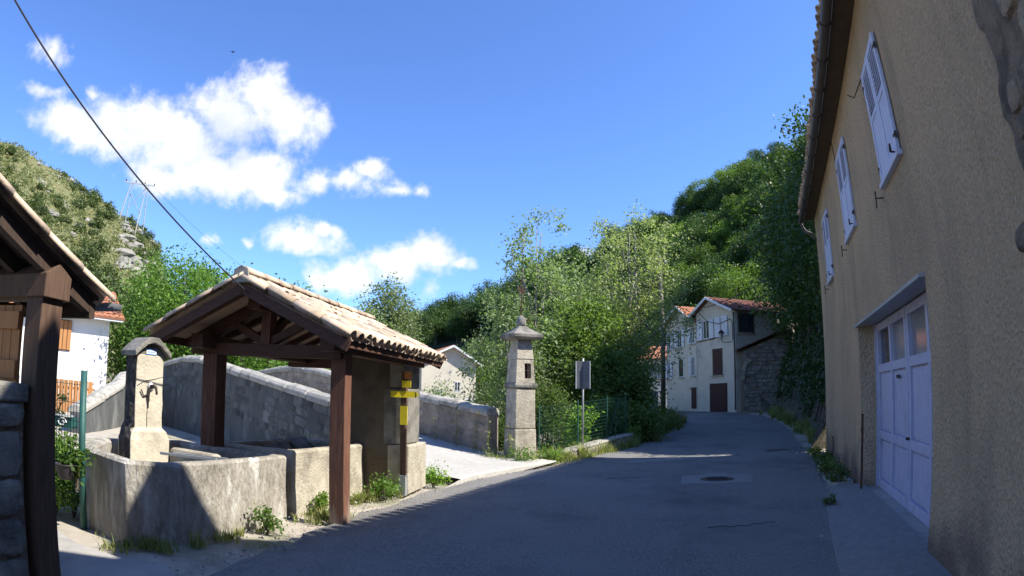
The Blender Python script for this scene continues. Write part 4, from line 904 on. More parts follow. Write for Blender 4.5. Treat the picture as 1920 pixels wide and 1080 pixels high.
# ------------------------------------------------------------------ white house across the river on the left
def aed(az, D, z=0): return Vector((math.sin(rad(az))*D, math.cos(rad(az))*D, z))
wh = thing('white_house','bright white house with brown shutters and orange tiled roof across the river','house',aed(-38.0,26,-.6),0)
wh.rotation_euler[2] = rad(38+8)   # local x runs to the right along the front, y goes back
L_ = 9.0
MB().box(-L_,0,0,6,-.6,4.55).build('wall','render_white',wh)
mb = MB(); corr_roof(mb,(-L_-.3,-.55,4.52),(L_+.85,0,0),(0,3.6,1.45)); corr_roof(mb,(.55-0,6.5,4.52),(-L_-.85,0,0),(0,-2.9,1.45)); mb.build('roof','tile_orange',wh)
MB().box(-L_-.3,.5,-.5,-.02,4.40,4.47).build('eave_board','white_paint',wh)
for (a, b, z0, z1) in ((-2.35,-1.62,3.06,4.25),(-5,-4.2,3.06,4.25)):
    wd = MB().box(a,b,-.05,.0,z0,z1).build('shutter','maroon',wh); 
    for k in range(4): MB().box(a+.03+k*(b-a)/4,a+.0+(k+1)*(b-a)/4,-.07,-.05,z0+.03,z1-.03).build('slat','orange_wood',wd)
for k in range(9):
    MB().box(-2.45+k*.20,-2.27+k*.20,-.9,-.87,.35,1.95).build('gate_plank','orange_wood',wh)
for z in (.6,1.6): MB().box(-2.5,-.6,-.87,-.83,z,z+.1).build('gate_rail','orange_wood',wh)
MB().box(-L_,-.2,-1.0,-.4,-1.5,.45).build('garden_wall','render_white',wh)
MB().box(-L_,-1.2,.0,.02,.4,1.2).build('plinth','concrete',wh)

# ------------------------------------------------------------------ two houses at the bend
FA = Vector((11.65,44.5,.72)); FR = math.atan2(-.931,.365)
def window(h, x0, x1, z0, z1, mat='glass', frame='white_paint', sub=1, sill=True, y=0):
    f = MB(); w = .06
    f.box(x0,x0+w,y-.015,y+.08,z0,z1).box(x1-w,x1,y-.015,y+.08,z0,z1).box(x0+w,x1-w,y-.015,y+.08,z0,z0+w).box(x0+w,x1-w,y-.015,y+.08,z1-w,z1)
    o = f.build('window',frame,h); MB().box(x0+w,x1-w,y-.004,y+.02,z0+w,z1-w).build('pane',mat,o)
    if sub: MB().box((x0+x1)/2-.025,(x0+x1)/2+.025,y-.02,y+.02,z0+w,z1-w).build('mullion',frame,o)
    if sill: MB().box(x0-.08,x1+.08,y-.08,y+.06,z0-.08,z0).build('sill','limestone',o)
def shut(h, x0, x1, z0, z1, mat='white_paint', y=0):
    o = MB().box(x0,x1,y-.07,y-.03,z0,z1).build('shutter',mat,h)
    for z in (z0+.15,z1-.2): MB().box(x0+.02,x1-.02,y-.085,y-.07,z,z+.07).build('batten',mat,o)
def gable(h, x0, x1, zb, ze, xa, za, dep, xl, zl_, xr, zr_, rm, wmat):
    MB().extr([(x0,zb),(x1,zb),(x1,lerp(za,zr_,(x1-xa)/(xr-xa))-.1),(xa,za-.1),(x0,lerp(za,zl_,(xa-x0)/(xa-xl))-.1)],(0,0,0),(1,0,0),(0,0,1),(0,dep,0)).build('wall',wmat,h)
    mb = MB(); corr_roof(mb,(xr,-.45,zr_),(0,dep+.7,0),(xa-xr,0,za-zr_)); corr_roof(mb,(xl,dep+.25,zl_),(0,-dep-.7,0),(xa-xl,0,za-zl_)); rf = mb.build('roof',rm,h)
    for (xe, ze_) in ((xr,zr_),(xl,zl_)): MB().bar((xe,-.47,ze_-.06),(xa,-.47,za-.06),.05,.16).build('barge_board','white_paint',rf)
hl = thing('cream_house','cream rendered house with white shutters and a small dark door at the bend','house',FA,FR)
z_ = .72
gable(hl,0,3.62,-.4,6.2,1.85,8.15-z_,6,-.3,6.75-z_,3.75,6.8-z_,'tile_orange','render_cream')
window(hl,.06,.53,5.04-z_,6.32-z_); shut(hl,.56,.86,5.04-z_,6.32-z_)
window(hl,1.39,1.92,5.16-z_,6.43-z_); shut(hl,1.06,1.35,5.16-z_,6.43-z_); shut(hl,1.96,2.27,5.16-z_,6.43-z_)
window(hl,3.02,3.45,5.3-z_,6.46-z_); shut(hl,2.64,2.98,5.3-z_,6.46-z_)
window(hl,.12,.48,2.9-z_,4.22-z_); shut(hl,.51,.76,2.9-z_,4.22-z_); shut(hl,-.08,.10,2.9-z_,4.22-z_)
window(hl,1.45,2.09,2.98-z_,4.33-z_,sub=0); window(hl,3.03,3.4,3.02-z_,4.39-z_); shut(hl,2.78,3.0,3.02-z_,4.39-z_)
d = MB().box(2.98,3.53,-.03,.05,.0,2.1-z_).build('door','maroon',hl); MB().box(2.95,3.56,-.05,.02,2.1-z_,2.22-z_).build('lintel','brown_frame',d)
MB().tube([(1.4,-.05,5.32-z_),(1.92,-.05,5.32-z_)],.02,5).build('window_rail','dark_iron',hl)
hr = thing('cream_house','cream gabled house with maroon garage door and wall lantern at the bend','house',FA+Vector((.365,-.931,0))*3.66,FR)
X = 3.66
gable(hr,0,7.73-X,-.5,6.3,5.3-X,8.3-z_,6.5,2.75-X+.0,6.9-z_,7.95-X,7.1-z_,'tile_red','render_cream')
def rx(v): return v-X
shut(hr,rx(3.78),rx(4.36),5.46-z_,6.83-z_); window(hr,rx(4.42),rx(5.09),5.5-z_,6.79-z_); shut(hr,rx(5.15),rx(5.58),5.5-z_,6.8-z_); shut(hr,rx(5.72),rx(6.27),5.5-z_,6.84-z_); window(hr,rx(6.28),rx(6.44),5.5-z_,6.84-z_,sub=0); shut(hr,rx(6.45),rx(7.03),5.54-z_,6.86-z_)
o = MB().box(rx(5.35),rx(6.39),-.02,.04,2.96-z_,4.75-z_).build('window','brown_frame',hr); MB().box(rx(5.45),rx(6.29),-.03,.0,3.05-z_,4.66-z_).build('closed_shutter','maroon',o); MB().box(rx(5.25),rx(6.49),-.1,.05,2.86-z_,2.95-z_).build('sill','limestone',o)
o = MB().box(rx(5.02),rx(6.82),-.03,.05,-.2,2.42-z_).build('garage_door','dark_iron',hr)
for k in range(8): MB().box(rx(5.1)+k*.205,rx(5.1)+k*.205+.195,-.05,-.03,-.2,2.34-z_).build('plank','maroon',o)
MB().tube([(rx(7.66),-.06,7.0-z_),(rx(7.66),-.06,-.1)],.05,6).build('drainpipe','zinc',hr)
MB().tube([(rx(3.66),-.03,5.36-z_),(rx(5.5),-.03,5.45-z_),(rx(6.9),-.03,5.56-z_)],.03,5).build('cable_duct','dark_iron',hr)
MB().tube([(rx(4.2),-.3,7.5-z_),(rx(5.2),-.3,6.65-z_),(rx(6.4),-.2,6.35-z_),(rx(7.3),-.05,6.6-z_),(rx(7.5),-.05,6.3-z_),(rx(7.5),-.05,5.2-z_)],.025,5).build('overhead_cable','dark_iron',hr)
ll = thing('wall_lantern','black wall lantern on a bracket beside the drainpipe','lantern',FA+Vector((.365,-.931,0))*7.45+Vector((-.931,-.365,0))*.03+Vector((0,0,4.35)),FR)
MB().tube([(0,0,0),(-.2,-.3,-.03),(-.45,-.45,.0),(-.52,-.5,.15)],.025,6).build('bracket','dark_iron',ll); MB().bar((0,-.0,-.4),(0,0,.5),.05,.03).build('back_plate','dark_iron',ll)
MB().lathe([(.08,.18),(.17,.55),(.2,.58)],(-.52,-.5,0),6).build('glass','galv',ll); MB().lathe([(.22,.57),(.2,.64),(.1,.76),(.03,.8),(.0,.9)],(-.52,-.5,0),8).build('hood','dark_iron',ll)
# side wall window of the gabled house (local x = +4.07 plane)
sw = MB(); xs = 7.73-X
o = MB().box(xs-.02,xs+.05,.25,1.75,5.0-.05,6.25).build('side_window','brown_frame',hr); MB().box(xs+.04,xs+.06,.38,.95,5.05,6.15).build('pane','glass',o); MB().box(xs+.04,xs+.06,1.05,1.62,5.05,6.15).build('pane','glass',o); MB().box(xs,xs+.1,.15,1.85,4.85,4.94).build('sill','limestone',o)
# stone shed with arch against the house
ss = thing('stone_shed','dim rubble stone shed with an arched end against the cream house','shed',(14.75,36.9,.5),rad(-12))
mb = MB(); prof = [(0,-.5),(3.4,-.5),(3.4,5.2),(.0,3.9)]
mb.extr(prof,(0,0,0),(1,0,0),(0,0,1),(0,3,0)).build('wall','mortar',ss)
stones_on(ss,'limestone_dark',(.05,0),(1,0,0),3.2,-.2,5.0,(.42,.26),.04,.1,61,zf=lambda x: 3.85+.38*x)
mb = MB(); corr_roof(mb,(-.4,-.3,3.95),(0,3.4,0),(4.0,0,1.55)); mb.build('roof','tile_red',ss)
for k in range(7): a = rad(90+k*15); MB().bar((.55+.55*math.cos(a),-.05,2.3+1.0*math.sin(a)),(.55+.55*math.cos(a+rad(14)),-.05,2.3+1.0*math.sin(a+rad(14))),.2,.22,upv=(0,1,0)).build('arch_stone','limestone',ss)
# pale house and steps glimpsed behind the pole
ph = thing('pale_house','pale house with grey shutters glimpsed behind trees and pole','house',aed(12.2,52,.2),rad(-25))
MB().box(-2.5,2.6,0,6,-1,4.6).build('wall','render_white',ph); mb = MB(); corr_roof(mb,(-2.8,-.4,4.6),(5.7,0,0),(0,3.4,1.3)); mb.build('roof','tile_orange',ph); window(ph,1.1,1.8,2.9,4.1); shut(ph,1.85,2.3,2.9,4.1,'sign_grey'); window(ph,-.4,.4,.7,1.9); MB().box(-2.5,2.6,-.02,.0,2.35,2.45).build('band','concrete',ph)
st = thing('stone_steps','weathered stone steps beside the bend behind the pole','steps',(8.0,36.4,.1),rad(-12))
for k in range(8): MB().box(-1.3,1.0,k*.32,k*.32+.6,-.3 if k < 3 else k*.24-.5,k*.24+.2).build('step','limestone_dark',st,bevel=.02)

# house with orange roof behind the bridge
mh = thing('gabled_house','pale gabled house with orange roof behind the bridge','house',aed(-6.0,49,-1.2),rad(20))
gable(mh,-2.1,2.4,-.5,4,.4,6.9,7,-2.5,5.55,2.9,5.35,'tile_orange','render_cream'); window(mh,.6,1.1,3.2,4.0,sill=False); window(mh,1.5,2.1,1.6,2.6)
hg = thing('clipped_hedge','clipped green garden hedge beyond the bridge','hedge',aed(-6.4,36,.1),rad(8))
g = np.random.default_rng(5); P = g.uniform((-1.6,-.4,.0),(1.7,.4,1.15),(7000,3)); f_ = g.integers(0,3,7000); P[f_==0,1] = -.4+g.normal(0,.03,(f_==0).sum()); P[f_==1,2] = 1.15+g.normal(0,.03,(f_==1).sum()); link('foliage',quads_mesh('foliage',leaf_arrays(P,.10,seed=4),'leaf_bright'),None,hg); MB().box(-1.55,1.65,-.34,.34,-.3,1.08).build('branches','forest_floor',hg)
gwl = thing('garden_wall','low pale concrete garden wall with posts beyond the bridge','wall',aed(-7.4,33,-.2),rad(8)); MB().box(-1.6,1.1,-.1,.1,0,1.25).build('wall_body','concrete',gwl)
for x in (-.3,-.05): MB().box(x-.06,x+.06,-.08,.08,1.25,1.75).build('post','concrete',gwl)
MB().tube([(-.3,0,1.55),(1.1,0,1.55)],.025,6).build('rail','galv',gwl)

# ------------------------------------------------------------------ pole, cables, pylon
tp = thing('utility_pole','slender wooden utility pole standing in the grass at the bend','pole',aed(14.3,31,.28))
MB().tube([(0,0,-.3),(.02,0,4),(-.02,0,8.6)],[.13,.115,.085],10).build('shaft','pole_wood',tp,True); MB().bar((-.35,0,8.2),(.35,0,8.2),.07,.07).build('cross_arm','pole_wood',tp)
for s_ in (-1,1): MB().lathe([(.0,0),(.04,.0),(.05,.06),(.03,.1),(0,.12)],(s_*.28,0,8.24),8).build('insulator','white_paint',tp)
cables = []
def cable(label, pts, r=.014, n=16, sag=.25):
    a, b = Vector(pts[0]), Vector(pts[1]); P = [a.lerp(b,k/n)-Vector((0,0,sag*4*(k/n)*(1-k/n))) for k in range(n+1)]; o0_ = P[0].copy()
    o = MB().tube([p-o0_ for p in P],r,6).build('overhead_cable','black_plastic'); o.location = o0_; return tag(o,label,'cable')
gA = ra(-4.1,6.17,2.76)
cable('black electric cable slanting down to the wash house gable',(aed(-56.5,5.2,1.65+5.2*math.tan(rad(31.0))),gA),.009,sag=.12)
cable('thin dark cable from the dark trees to the gabled cream house',(FA+Vector((.365,-.931,0))*5+Vector((-.3,-.1,6.9)),Vector((16,30,9.2))),.03,sag=.4)
py = thing('power_pylon','pale four legged lattice power pylon on the rocky hilltop','pylon',aed(-36.9,140,140*math.tan(rad(13.1))-.5),rad(37))
PH = 12.6; hw = 2.4
for s_ in (-1,1):
    for f_ in (-1,1): MB().tube([(s_*hw+f_*1.1-.9,f_*.7,-2.5),(s_*hw*.8+f_*.18,f_*.1,PH)],[.17,.10],6).build('leg','limestone' if f_ < 0 else 'galv',py)
MB().bar((-3.7,0,PH),(3.7,0,PH+.15),.22,.3).build('cross_arm','galv',py)
for a, b in (((-1.6,PH*.55),(1.7,PH*.95)),((1.7,PH*.4),(-1.8,PH*.8)),((-2.3,PH*.25),(-1.2,PH*.3)),((1.6,PH*.25),(2.8,PH*.3)),((1.7,PH*.6),(2.4,PH*.62))): MB().tube([(a[0],0,a[1]),(b[0],0,b[1])],.09,5).build('brace','galv',py)
for x in (-3.4,-1.0,1.2,3.5): MB().lathe([(0,0),(.12,.0),(.16,.25),(.08,.5),(0,.6)],(x,0,PH+.2),6).build('insulator','dark_iron',py)
cable('faint thin power line running down from the hilltop pylon',(aed(-35.4,140,44.5),aed(-20,160,24)),.03,sag=2)
bd = thing('bird','small dark bird gliding high in the blue sky','bird',aed(-30.3,40,1.65+40*math.tan(rad(30.1))),rad(20))
MB().add([(-.28,0,.05),(-.12,.05,.03),(0,.09,0),(.12,.05,.03),(.28,0,.05),(.12,-.04,.02),(0,-.05,0),(-.12,-.04,.02)],[(0,1,7),(1,2,6,7),(2,3,5,6),(3,4,5)]).build('wings','dark_iron',bd); MB().tube([(0,-.2,0),(0,-.08,0),(0,.08,.01),(0,.16,.0)],[.012,.045,.04,.01],6).build('body','dark_iron',bd)

# ------------------------------------------------------------------ rock bank with ivy on the right beyond the house
CLF = [(8.15,14.75),(8.75,15.9),(9.6,17.8),(10.9,20.6),(12.3,23.8),(13.9,28.2),(15.4,32.3),(17.2,36.2),(19.5,40)]
def cliff_pt(t, h, jut=True):
    cap = 3.3+max(0,t-.06)*55
    if h > cap: h = cap+.04*(h-cap)   # t along 0..1, h height -> leaning rock face
    k = t*(len(CLF)-1); i = min(int(k),len(CLF)-2); f = k-i; x = lerp(CLF[i][0],CLF[i+1][0],f); y = lerp(CLF[i][1],CLF[i+1][1],f)
    d = Vector((CLF[i+1][0]-CLF[i][0],CLF[i+1][1]-CLF[i][1],0)).normalized(); nv = Vector((d.y,-d.x,0))
    lean = .32*h+.035*h*h if h < 9 else .32*9+.035*81+(h-9)*1.0
    b = 1.1*(fbm(t*9,h*.45)-.5)+.5*(fbm(t*26,h*1.3)-.5) if jut else 0
    return Vector((x,y,gz(x,y)-.2+h))+nv*(lean*.55+b+.35*min(1,h)*(t < .08))
mb = MB(); NT, hs = 70, [0,.4,.8,1.3,1.8,2.4,3,3.6,4.3,5,5.8,6.6,7.5,8.5,10,12,15,19,24]
for i in range(NT+1):
    for h in hs: mb.v.append(tuple(cliff_pt(i/NT,h)))
nh = len(hs)
for i in range(NT):
    for j in range(nh-1): a = i*nh+j; mb.f.append((a,a+nh,a+nh+1,a+1))
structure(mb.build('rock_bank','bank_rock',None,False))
def ivy(label, seed, t0, t1, h0, h1, n, leaf):
    g = np.random.default_rng(seed); P = []; k = 0
    while len(P) < n:
        t = g.uniform(t0,t1); h = g.uniform(h0,h1)
        if fbm(t*14+seed,h*.5) < .36+.1*(h < 2.5): continue
        p = cliff_pt(t,h); c = np.array(p)+g.normal(0,.12,3)+np.array([-.16*g.random(),-.08*g.random(),0])
        for _ in range(10): P.append(c+g.normal(0,.13,3))
    P = np.array(P); b = P.mean(0); b[2] = P[:,2].min(); th = thing('ivy',label,'ivy',tuple(b))
    link('foliage',quads_mesh('ivy',leaf_arrays(P-b,leaf,.8,seed=seed,upb=.1),'ivy'),None,th)
    s_ = MB(); r = random.Random(seed)
    for k in range(8):
        t = r.uniform(t0,t1); pts = [cliff_pt(min(1,max(0,t+.01*math.sin(h*2+k))),h)-Vector(b)+Vector((-.08,0,0)) for h in (h0,h0+(h1-h0)*.25,h0+(h1-h0)*.5,h0+(h1-h0)*.75)]; s_.tube(pts,[.05,.04,.03,.015],5)
    structure(s_.build('stem','bark',th),'stuff')
ivy('dark ivy curtain hanging over the rock bank just past the ochre house',3,0,.34,.9,8.5,11000,.15)
ivy('dark ivy covering the rock bank towards the stone shed',4,.34,.95,1.2,9,13000,.18)
r = random.Random(5)
DK = [tree_meshes('bank_tree',s,6.5,4.0,(2.3,2.3,2.7),80,60,.5,.24,'leaf_forest',nb=8) for s in (101,102)]
for i, (t, h, sc) in enumerate(((.16,4.2,.5),(.27,4.5,.7),(.38,5.5,.8),(.48,6,.9),(.58,6.5,1.0),(.68,6.5,1.15),(.78,6.0,1.2),(.9,5.2,1.25),(.55,9,1.0),(.72,10,1.2),(.86,10,1.2),(.62,4.2,.8),(.85,4,.8))):
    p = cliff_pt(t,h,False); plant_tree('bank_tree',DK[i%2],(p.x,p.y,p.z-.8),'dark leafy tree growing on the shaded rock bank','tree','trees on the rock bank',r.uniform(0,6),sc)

# ------------------------------------------------------------------ trees by the river
wal = tree_meshes('walnut_tree',11,8.4,4.3,(4.0,3.6,3.5),300,120,.5,.155,'leaf_walnut',tr=.3,nb=16,lob=.3,shell=.4)
plant_tree('walnut_tree',wal,(-13.9,24.0,-.5),'broad bright green walnut tree behind the humped bridge')
wal2 = tree_meshes('walnut_tree',12,6,3.2,(2.6,2.4,2.6),130,110,.45,.15,'leaf_walnut',tr=.2,nb=10)
plant_tree('walnut_tree',wal2,(-16.5,24.6,-.6),'smaller green tree beside the white house wall')
plant_tree('walnut_tree',wal2,(-10.9,25.8,-.9),'low green tree whose crown shows above the sloping parapet',sc=1.22,rz=2)
plant_tree('walnut_tree',wal2,(-21.0,33.0,-.8),'green tree rising behind the white house roof',sc=1.1,rz=4)
# airy aspen with tall narrow top
asp = tree_meshes('aspen_tree',21,11.6,6.9,(1.75,1.75,4.6),125,85,.24,.135,'leaf_aspen','bark_pale',tr=.13,nb=22,shell=.3,lob=.35,forks=2)
plant_tree('aspen_tree',asp,(.75,23.2,-2.3),'tall airy aspen with fluttering pale leaves behind the shrine')
asp2 = tree_meshes('aspen_tree',22,8.2,4.6,(2.0,1.8,3.2),140,85,.27,.135,'leaf_aspen','bark_pale',tr=.11,nb=16,shell=.3)
plant_tree('aspen_tree',asp2,(-.15,21.6,-2.3),'shorter aspen leaning out above the bridge parapet',sc=(.72,.72,.95))
wil = tree_meshes('willow_tree',23,12.0,8.0,(2.3,2.1,4.1),165,85,.27,.135,'leaf_willow','bark_pale',tr=.17,nb=26,shell=.3,lob=.4,forks=3)
plant_tree('willow_tree',wil,(5.15,26.0,-2.0),'tall pale willow with bare limbs showing beside the bend')
wil2 = tree_meshes('willow_tree',24,8.0,4.8,(2.0,1.8,2.9),130,90,.28,.135,'leaf_willow','bark_pale',tr=.1,nb=16,shell=.3,forks=2)
plant_tree('willow_tree',wil2,(4.9,28.6,-1.6),'smaller pale willow arching over the utility pole',sc=1.0)
dkm = tree_meshes('riverside_tree',25,9,5.2,(1.9,1.9,3.7),170,100,.32,.15,'leaf_dark',tr=.14,nb=14,shell=.3)
plant_tree('riverside_tree',dkm,(2.75,23.6,-2.3),'darker green tree filling the gap between aspen and willow')
plant_tree('riverside_tree',dkm,(3.9,22.3,-2.4),'dark leafy tree standing behind the grey road sign',sc=.72,rz=2.2)
plant_tree('riverside_tree',dkm,(4.1,23.6,-2.2),'dark tree overhanging the low wall end',sc=.72,rz=4)
plant_tree('riverside_tree',dkm,(1.2,19.6,-2.4),'dark shrubby tree directly behind the wire fence',sc=.56,rz=1)
plant_tree('riverside_tree',dkm,(-.35,19.4,-2.4),'dark shrubby tree between shrine and parapet',sc=.42,rz=5)
con = tree_meshes('spruce',27,12,6,(1.1,1.1,6),90,40,.35,.22,'leaf_poplar',tr=.16,nb=8)
plant_tree('spruce',con,(5.0,44,-1),'narrow dark conifer rising behind the aspens',sc=1.0); plant_tree('spruce',con,(3.6,46,-1),'slimmer conifer standing next to the other conifer',sc=(.9,.9,1.05),rz=2)
# shrubs under the trees and at the fence
for i, (x, y, rr, h, m_, lab) in enumerate(((2.0,17.9,.5,1.7,'leaf_bright','bright young green bush growing behind the wire fence'),(4.6,20.6,.9,1.6,'leaf_dark','dark bush past the end of the low wall'),(5.2,22.9,.8,.9,'leaf_dark','dark bush under the pale willow'),(6.2,25.2,.8,.9,'leaf_dark','dark bush below the utility pole'),(7.1,28.6,.7,.8,'leaf_dark','dark bush on the bend by the steps'),(3.3,20.4,1.0,2.1,'leaf_dark','dark bush behind the folded road sign'),(5.9,33,1.2,2.6,'leaf_dark','tall dark bush in front of the stone steps'),(5.4,30,1.5,3.8,'leaf_dark','large dark bush between willow and steps'))):
    bush('riverside_bush',lab,(x,y,tz(x,y)),(rr,rr,h*.62),int(1500*rr*h),.12,m_,70+i)
bush('garden_bush','round yellow green garden bush in front of the pale gabled house',aed(-7.0,38,-.3),(1.3,1.3,1.7),3500,.14,'leaf_bright',91)
bush('garden_bush','small dark shrub beside the clipped hedge',aed(-4.6,36,-.4),(.8,.8,1.0),1200,.13,'leaf_dark',92)
# poplars far behind
pop = tree_meshes('poplar_tree',31,15.5,8.5,(1.9,1.9,7),170,45,.6,.34,'leaf_poplar','bark_pale',tr=.25,nb=14,shell=.3)
for az, D, sc, lab in ((-12.1,62,1.0,'tall grey green poplar beyond the wash house roof'),(-10.3,64,.93,'grey green poplar on the right of the tall one'),(-14.0,60,.8,'shorter poplar in front of the round tree')): plant_tree('poplar_tree',pop,aed(az,D,-1.6),lab,sc=sc,rz=az)
rnd = tree_meshes('round_tree',32,9.5,5.5,(3.2,3.2,3.8),150,45,.6,.32,'leaf_forest_b',tr=.25)
plant_tree('round_tree',rnd,aed(-15.4,58,-1.2),'round mid green tree left of the poplars')
for az, D, sc in ((-20,52,.8),(-24,48,.8),(-3,55,.9),(1.5,50,.8),(6,56,.9),(9.5,60,1.0)): plant_tree('round_tree',rnd,aed(az,D,-2),'green tree standing in the valley behind the riverside trees','tree','valley trees',az,sc)

# ------------------------------------------------------------------ woods on the hillside
r = random.Random(77)
FT = [tree_meshes('hill_tree',200+i,8.5,5.2,(2.6,2.6,3.3),75,85,.5,.29,'leaf_forest' if i % 3 else 'leaf_forest_b',tr=.2,nb=6,lob=.4) for i in range(5)]
LAB = ['dark green tree in the wood on the hillside','dark green tree in the wood on the hillside','dark green tree in the wood on the hillside']
n = 0
for ring_ in range(20):
    D = 54+ring_*3.9
    azs_ = np.arange(4,33,rad(1)*0+math.degrees(3.4/D))
    for a in azs_:
        a2 = a+r.uniform(-.35,.35)*math.degrees(3.4/D); d2 = D+r.uniform(-1.8,1.8)
        if a2 > 12.5 and a2 < 23.5 and d2 < 58: continue
        if d2 > crestd(a2)+4 or d2 < interp(a2,[(4,72),(12,60),(22,54),(32,50)]): continue
        if n >= 290: break
        p = aed(a2,d2,zr(a2,d2)-.6); br = r.random() < .22
        sc = r.uniform(.62,.92)
        plant_tree('hill_tree',FT[r.choice((0,3)) if br else r.choice((1,2,4))],p,'light green tree in the wood on the hillside' if br else 'dark green tree in the wood on the hillside','tree','hillside wood',r.uniform(0,6),(sc,sc,sc*r.uniform(.9,1.15))); n += 1
for i in range(70):
    a = r.uniform(-10,6); d2 = crestd(a)-r.uniform(0,45); p = aed(a,d2,zr(a,d2)-1); sc = r.uniform(1.1,1.7)
    plant_tree('hill_tree',FT[r.choice((1,2,4))],p,'distant tree on the far wooded ridge','tree','far ridge trees',r.uniform(0,6),sc)
# scrub, rocks on the dry hill
SB = [quads_mesh('scrub',leaf_arrays(crown_points(300+i,26,22,(0,0,.8),(1.3,1.3,.9),.35,.2)[1],.42,.5,seed=i),'leaf_scrub') for i in range(4)]
n = 0
while n < 260:
    a = r.uniform(-57,-31); d2 = 50+100*r.random()**.7
    if fbm(a*.5+3,d2*.06) < .42: continue
    sc = r.uniform(.5,1.25)*(1.5 if d2 < 90 else 1); p = aed(a,d2,zl(a,d2)-.2)
    t = thing('hill_shrub','rounded green shrub dotted over the dry hillside','shrub',p,r.uniform(0,6),'shrubs on the dry hill'); t.scale = (sc,sc,sc*r.uniform(.7,1.3)); link('foliage',SB[n%4],None,t); n += 1
g = np.random.default_rng(9); P = []
while len(P) < 42000:
    a = g.uniform(-58,-30); d2 = 55+95*g.random()**.8
    if fbm(a*.8+3,d2*.09) < .40 and g.random() < .75: continue
    c = np.array(aed(a,d2,zl(a,d2))); P += [c+g.normal(0,.45,3)*np.array([1,1,.35])+np.array([0,0,.25]) for _ in range(6)]
structure(link('hill_scrub',quads_mesh('hill_scrub',leaf_arrays(np.array(P),.62,.45,upb=.0,seed=8),'hill_cover')),'stuff')
def rock_mesh(seed):
    g = random.Random(seed); vs = []; fs = []; n_ = 7
    for j, (rr, z) in enumerate(((1,.0),(1.05,.4),(.8,.8),(.4,1.0))):
        for k in range(n_): t = 2*math.pi*k/n_; q = rr*g.uniform(.75,1.2); vs.append((q*math.cos(t),q*math.sin(t),z*g.uniform(.85,1.1)))
    for j in range(3):
        for k in range(n_): fs.append((j*n_+k,j*n_+(k+1)%n_,(j+1)*n_+(k+1)%n_,(j+1)*n_+k))
    fs.append(tuple(3*n_+k for k in range(n_))); return MB().add(vs,fs).mesh('rock','rock',False)
RK = [rock_mesh(i) for i in range(5)]
for i in range(75):
    if i < 50: a = r.uniform(-38,-33.2); d2 = r.uniform(105,146); sc = r.uniform(.6,1.9)
    else: a = r.uniform(-52,-34); d2 = r.uniform(80,148); sc = r.uniform(.5,1.5)
    o = link('boulder',RK[i%5],None,None,aed(a,d2,zl(a,d2)-sc*.35),r.uniform(0,6),(sc*r.uniform(.8,1.6),sc,sc*r.uniform(.6,1.2))); tag(o,'pale limestone boulder cropping out of the dry hillside','boulder','outcrops on the dry hill')

# ------------------------------------------------------------------ weeds and grass along the walls
def grass_patch(name, poly_pts, n, h, seed, w=.008):
    g = random.Random(seed); V = []; left = n; q = 0
    while left > 0:
        (a, b) = g.choice(poly_pts); t = g.random(); cx, cy = lerp(a[0],b[0],t)+g.gauss(0,a[2]), lerp(a[1],b[1],t)+g.gauss(0,a[2]); k = g.randint(4,60); P = []; q += 1
        sp_ = g.uniform(.02,.09); f = g.choice((.35,.5,.7,1,1.5))
        for _ in range(k):
            x, y = cx+g.gauss(0,sp_), cy+g.gauss(0,sp_); P.append((x,y,max(gz(x,y)-.03, tz(x,y))))
        V.append(grass_blades(P,h*f,w*g.uniform(.6,1.2),seed*1000+q,g.uniform(.3,.9))); left -= k
    o = link(name,quads_mesh(name,np.concatenate(V),'grass')); return structure(o,'stuff')
grass_patch('grass',[((-4.6,5.2,.10),(-3.8,5.0)),((-3.75,5.0,.10),(-3.3,5.35)),((-3.2,5.5,.07),(-2.95,6.3)),((-2.9,6.5,.06),(-2.7,7.1))],900,.12,1)
grass_patch('grass',[((-2.55,7.6,.08),(-2.3,9.2)),((-2.35,8.8,.09),(-1.95,9.8)),((-2.0,9.7,.06),(-1.75,9.8)),((-2.5,7.3,.08),(-2.1,7.6))],2200,.12,2)
grass_patch('grass',[((.35,14.45,.10),(1.3,15.5)),((1.3,15.5,.12),(2.4,16.9)),((2.4,16.9,.1),(3.9,19.0)),((-.4,14.6,.15),(-.1,14.9)),((-2.2,15.9,.12),(-.5,14.6))],5200,.26,3,.011)
grass_patch('grass',[((4.3,19.9,.25),(5.2,22.5)),((5.2,22.5,.3),(7.3,26.9)),((7.5,27.2,.3),(8.1,30.5))],5200,.5,4,.016)
grass_patch('grass',[((8.7,15.3,.15),(10.9,20.4)),((10.9,20.4,.25),(13.6,28)),((13.8,28.5,.3),(15.6,34))],5200,.4,6,.016)
gpl = [wl(11.0+.7*i,.25)[:2] for i in range(8)]
grass_patch('grass',[((a[0],a[1],.07),b) for a, b in zip(gpl,gpl[1:])],1500,.16,7)
for i, (x, y, rr, h, lab) in enumerate(((-1.38,11.0,.3,.3,'leafy green weed clump at the foot of the wash house jamb'),(-1.95,9.4,.28,.26,'leafy weeds sprouting between trough and signpost'),(-2.5,8.0,.2,.16,'low weeds growing beside the wooden post foot'),(.3,14.4,.35,.32,'green weed clump at the foot of the shrine'),(1.0,15.0,.35,.3,'weeds against the low wall near the shrine'),(-2.75,6.55,.16,.2,'small weed under the pale basin edge'),(3.95,19.3,.3,.5,'tall weeds at the end of the low wall'))):
    bush('weed_clump',lab,(x,y,gz(x,y)-.02),(rr,rr,h),int(700*rr/.3),.055,'leaf_walnut' if i % 2 else 'leaf_bright',120+i,'weeds')
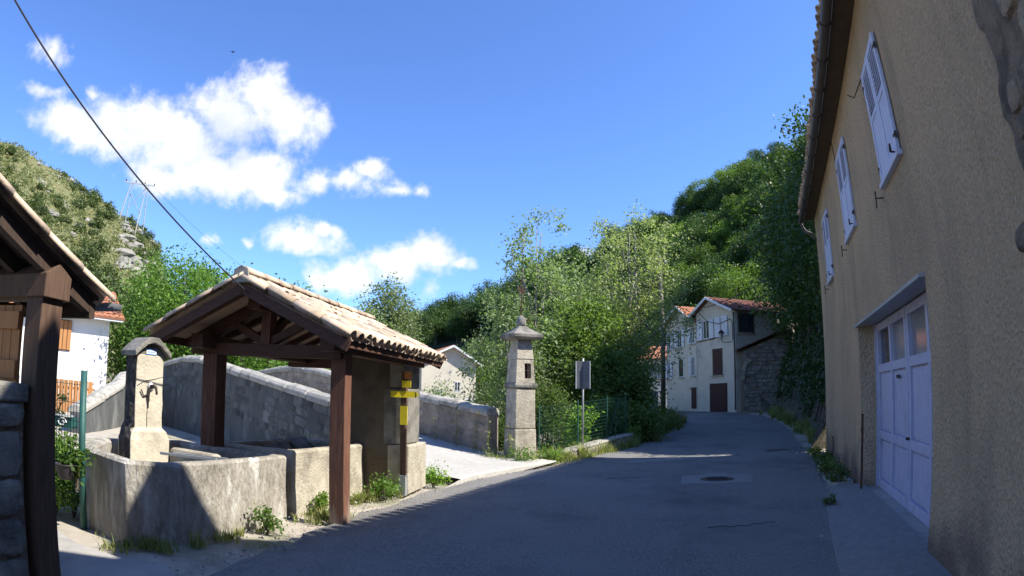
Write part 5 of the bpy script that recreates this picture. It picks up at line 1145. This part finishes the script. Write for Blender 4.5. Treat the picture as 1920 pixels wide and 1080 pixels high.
for i, s in enumerate((10.95,12.2,13.6,15.2)):
    p = wl(s,.33+.1*(i%2)); bush('weed_clump',['leafy weed at the kerb beside the garage door','dark weed growing through the kerb below the wall vent','low weed on the kerb past the vent','weed at the far corner of the ochre house'][i],(p[0],p[1],0),(.2,.25,.28),450,.06,'leaf_dark',140+i,'weeds')
for i, (x, y, h) in enumerate(((-.9,15.2,1.1),(-.55,14.75,.9),(-1.4,15.6,1.2),(-2.0,16.0,.9),(.0,14.6,.8))):
    t = thing('wild_stem',['tall yellow flowered stem in front of the parapet','thin dry stem near the shrine foot','tall leafy stem against the brown parapet','short wild stem further along the parapet','slim stem touching the shrine base'][i],'wild plant',(x,y,.1))
    MB().tube([(0,0,-.1),(.03,.0,h*.5),(.09-.04*i,.02,h)],[.008,.006,.003],4).build('stem','grass',t); g = np.random.default_rng(i); P = np.stack([g.normal(0,.05,60)+.03,g.normal(0,.05,60),g.uniform(.05,h*.8,60)],1); link('leaves',quads_mesh('leaves',leaf_arrays(P,.08,.3,seed=i),'grass'),None,t)
    MB().lathe([(0,0),(.03,.02),(.02,.05),(0,.06)],(.09-.04*i,.02,h),6).build('flower_head','flower' if i == 0 else 'grass',t)

# loose gravel and grit gathered along the road edges
g = random.Random(15); mb = MB()
edge = [(a,b) for a, b in LEFT if 2 < b < 20]; edr = [(a,b) for a, b in RIGHT if 3 < b < 22]
for k in range(2600):
    P_ = edge if g.random() < .7 else edr; i = g.randrange(len(P_)-1); t = g.random(); x, y = lerp(P_[i][0],P_[i+1][0],t), lerp(P_[i][1],P_[i+1][1],t)
    x += g.gauss(-.12 if P_ is edge else .03,.22); q = g.uniform(.006,.02)*(1.8 if g.random() < .06 else 1); z = gz(x,y)+.012; a = g.uniform(0,6)
    vs = [(x+q*math.cos(a+c*2.09)*g.uniform(.7,1.2),y+q*math.sin(a+c*2.09)*g.uniform(.7,1.2),z) for c in range(3)]+[(x+g.uniform(-.3,.3)*q,y,z+q*.9)]; mb.add(vs,[(0,1,3),(1,2,3),(2,0,3)])
structure(mb.build('gravel','coping'),'stuff')
for i, (s_, d_) in ((3,(8.9,.70)),):
    p = wl(s_,d_); bush('weed_clump',['tiny weed in the crack at the near edge of the door apron','small weed along the edge of the concrete apron','low weed sprouting where apron meets road','dry weed at the apron edge near the kerb stones'][i],(p[0],p[1],0),(.09,.11,.1),120,.04,'leaf_dark',160+i,'weeds')
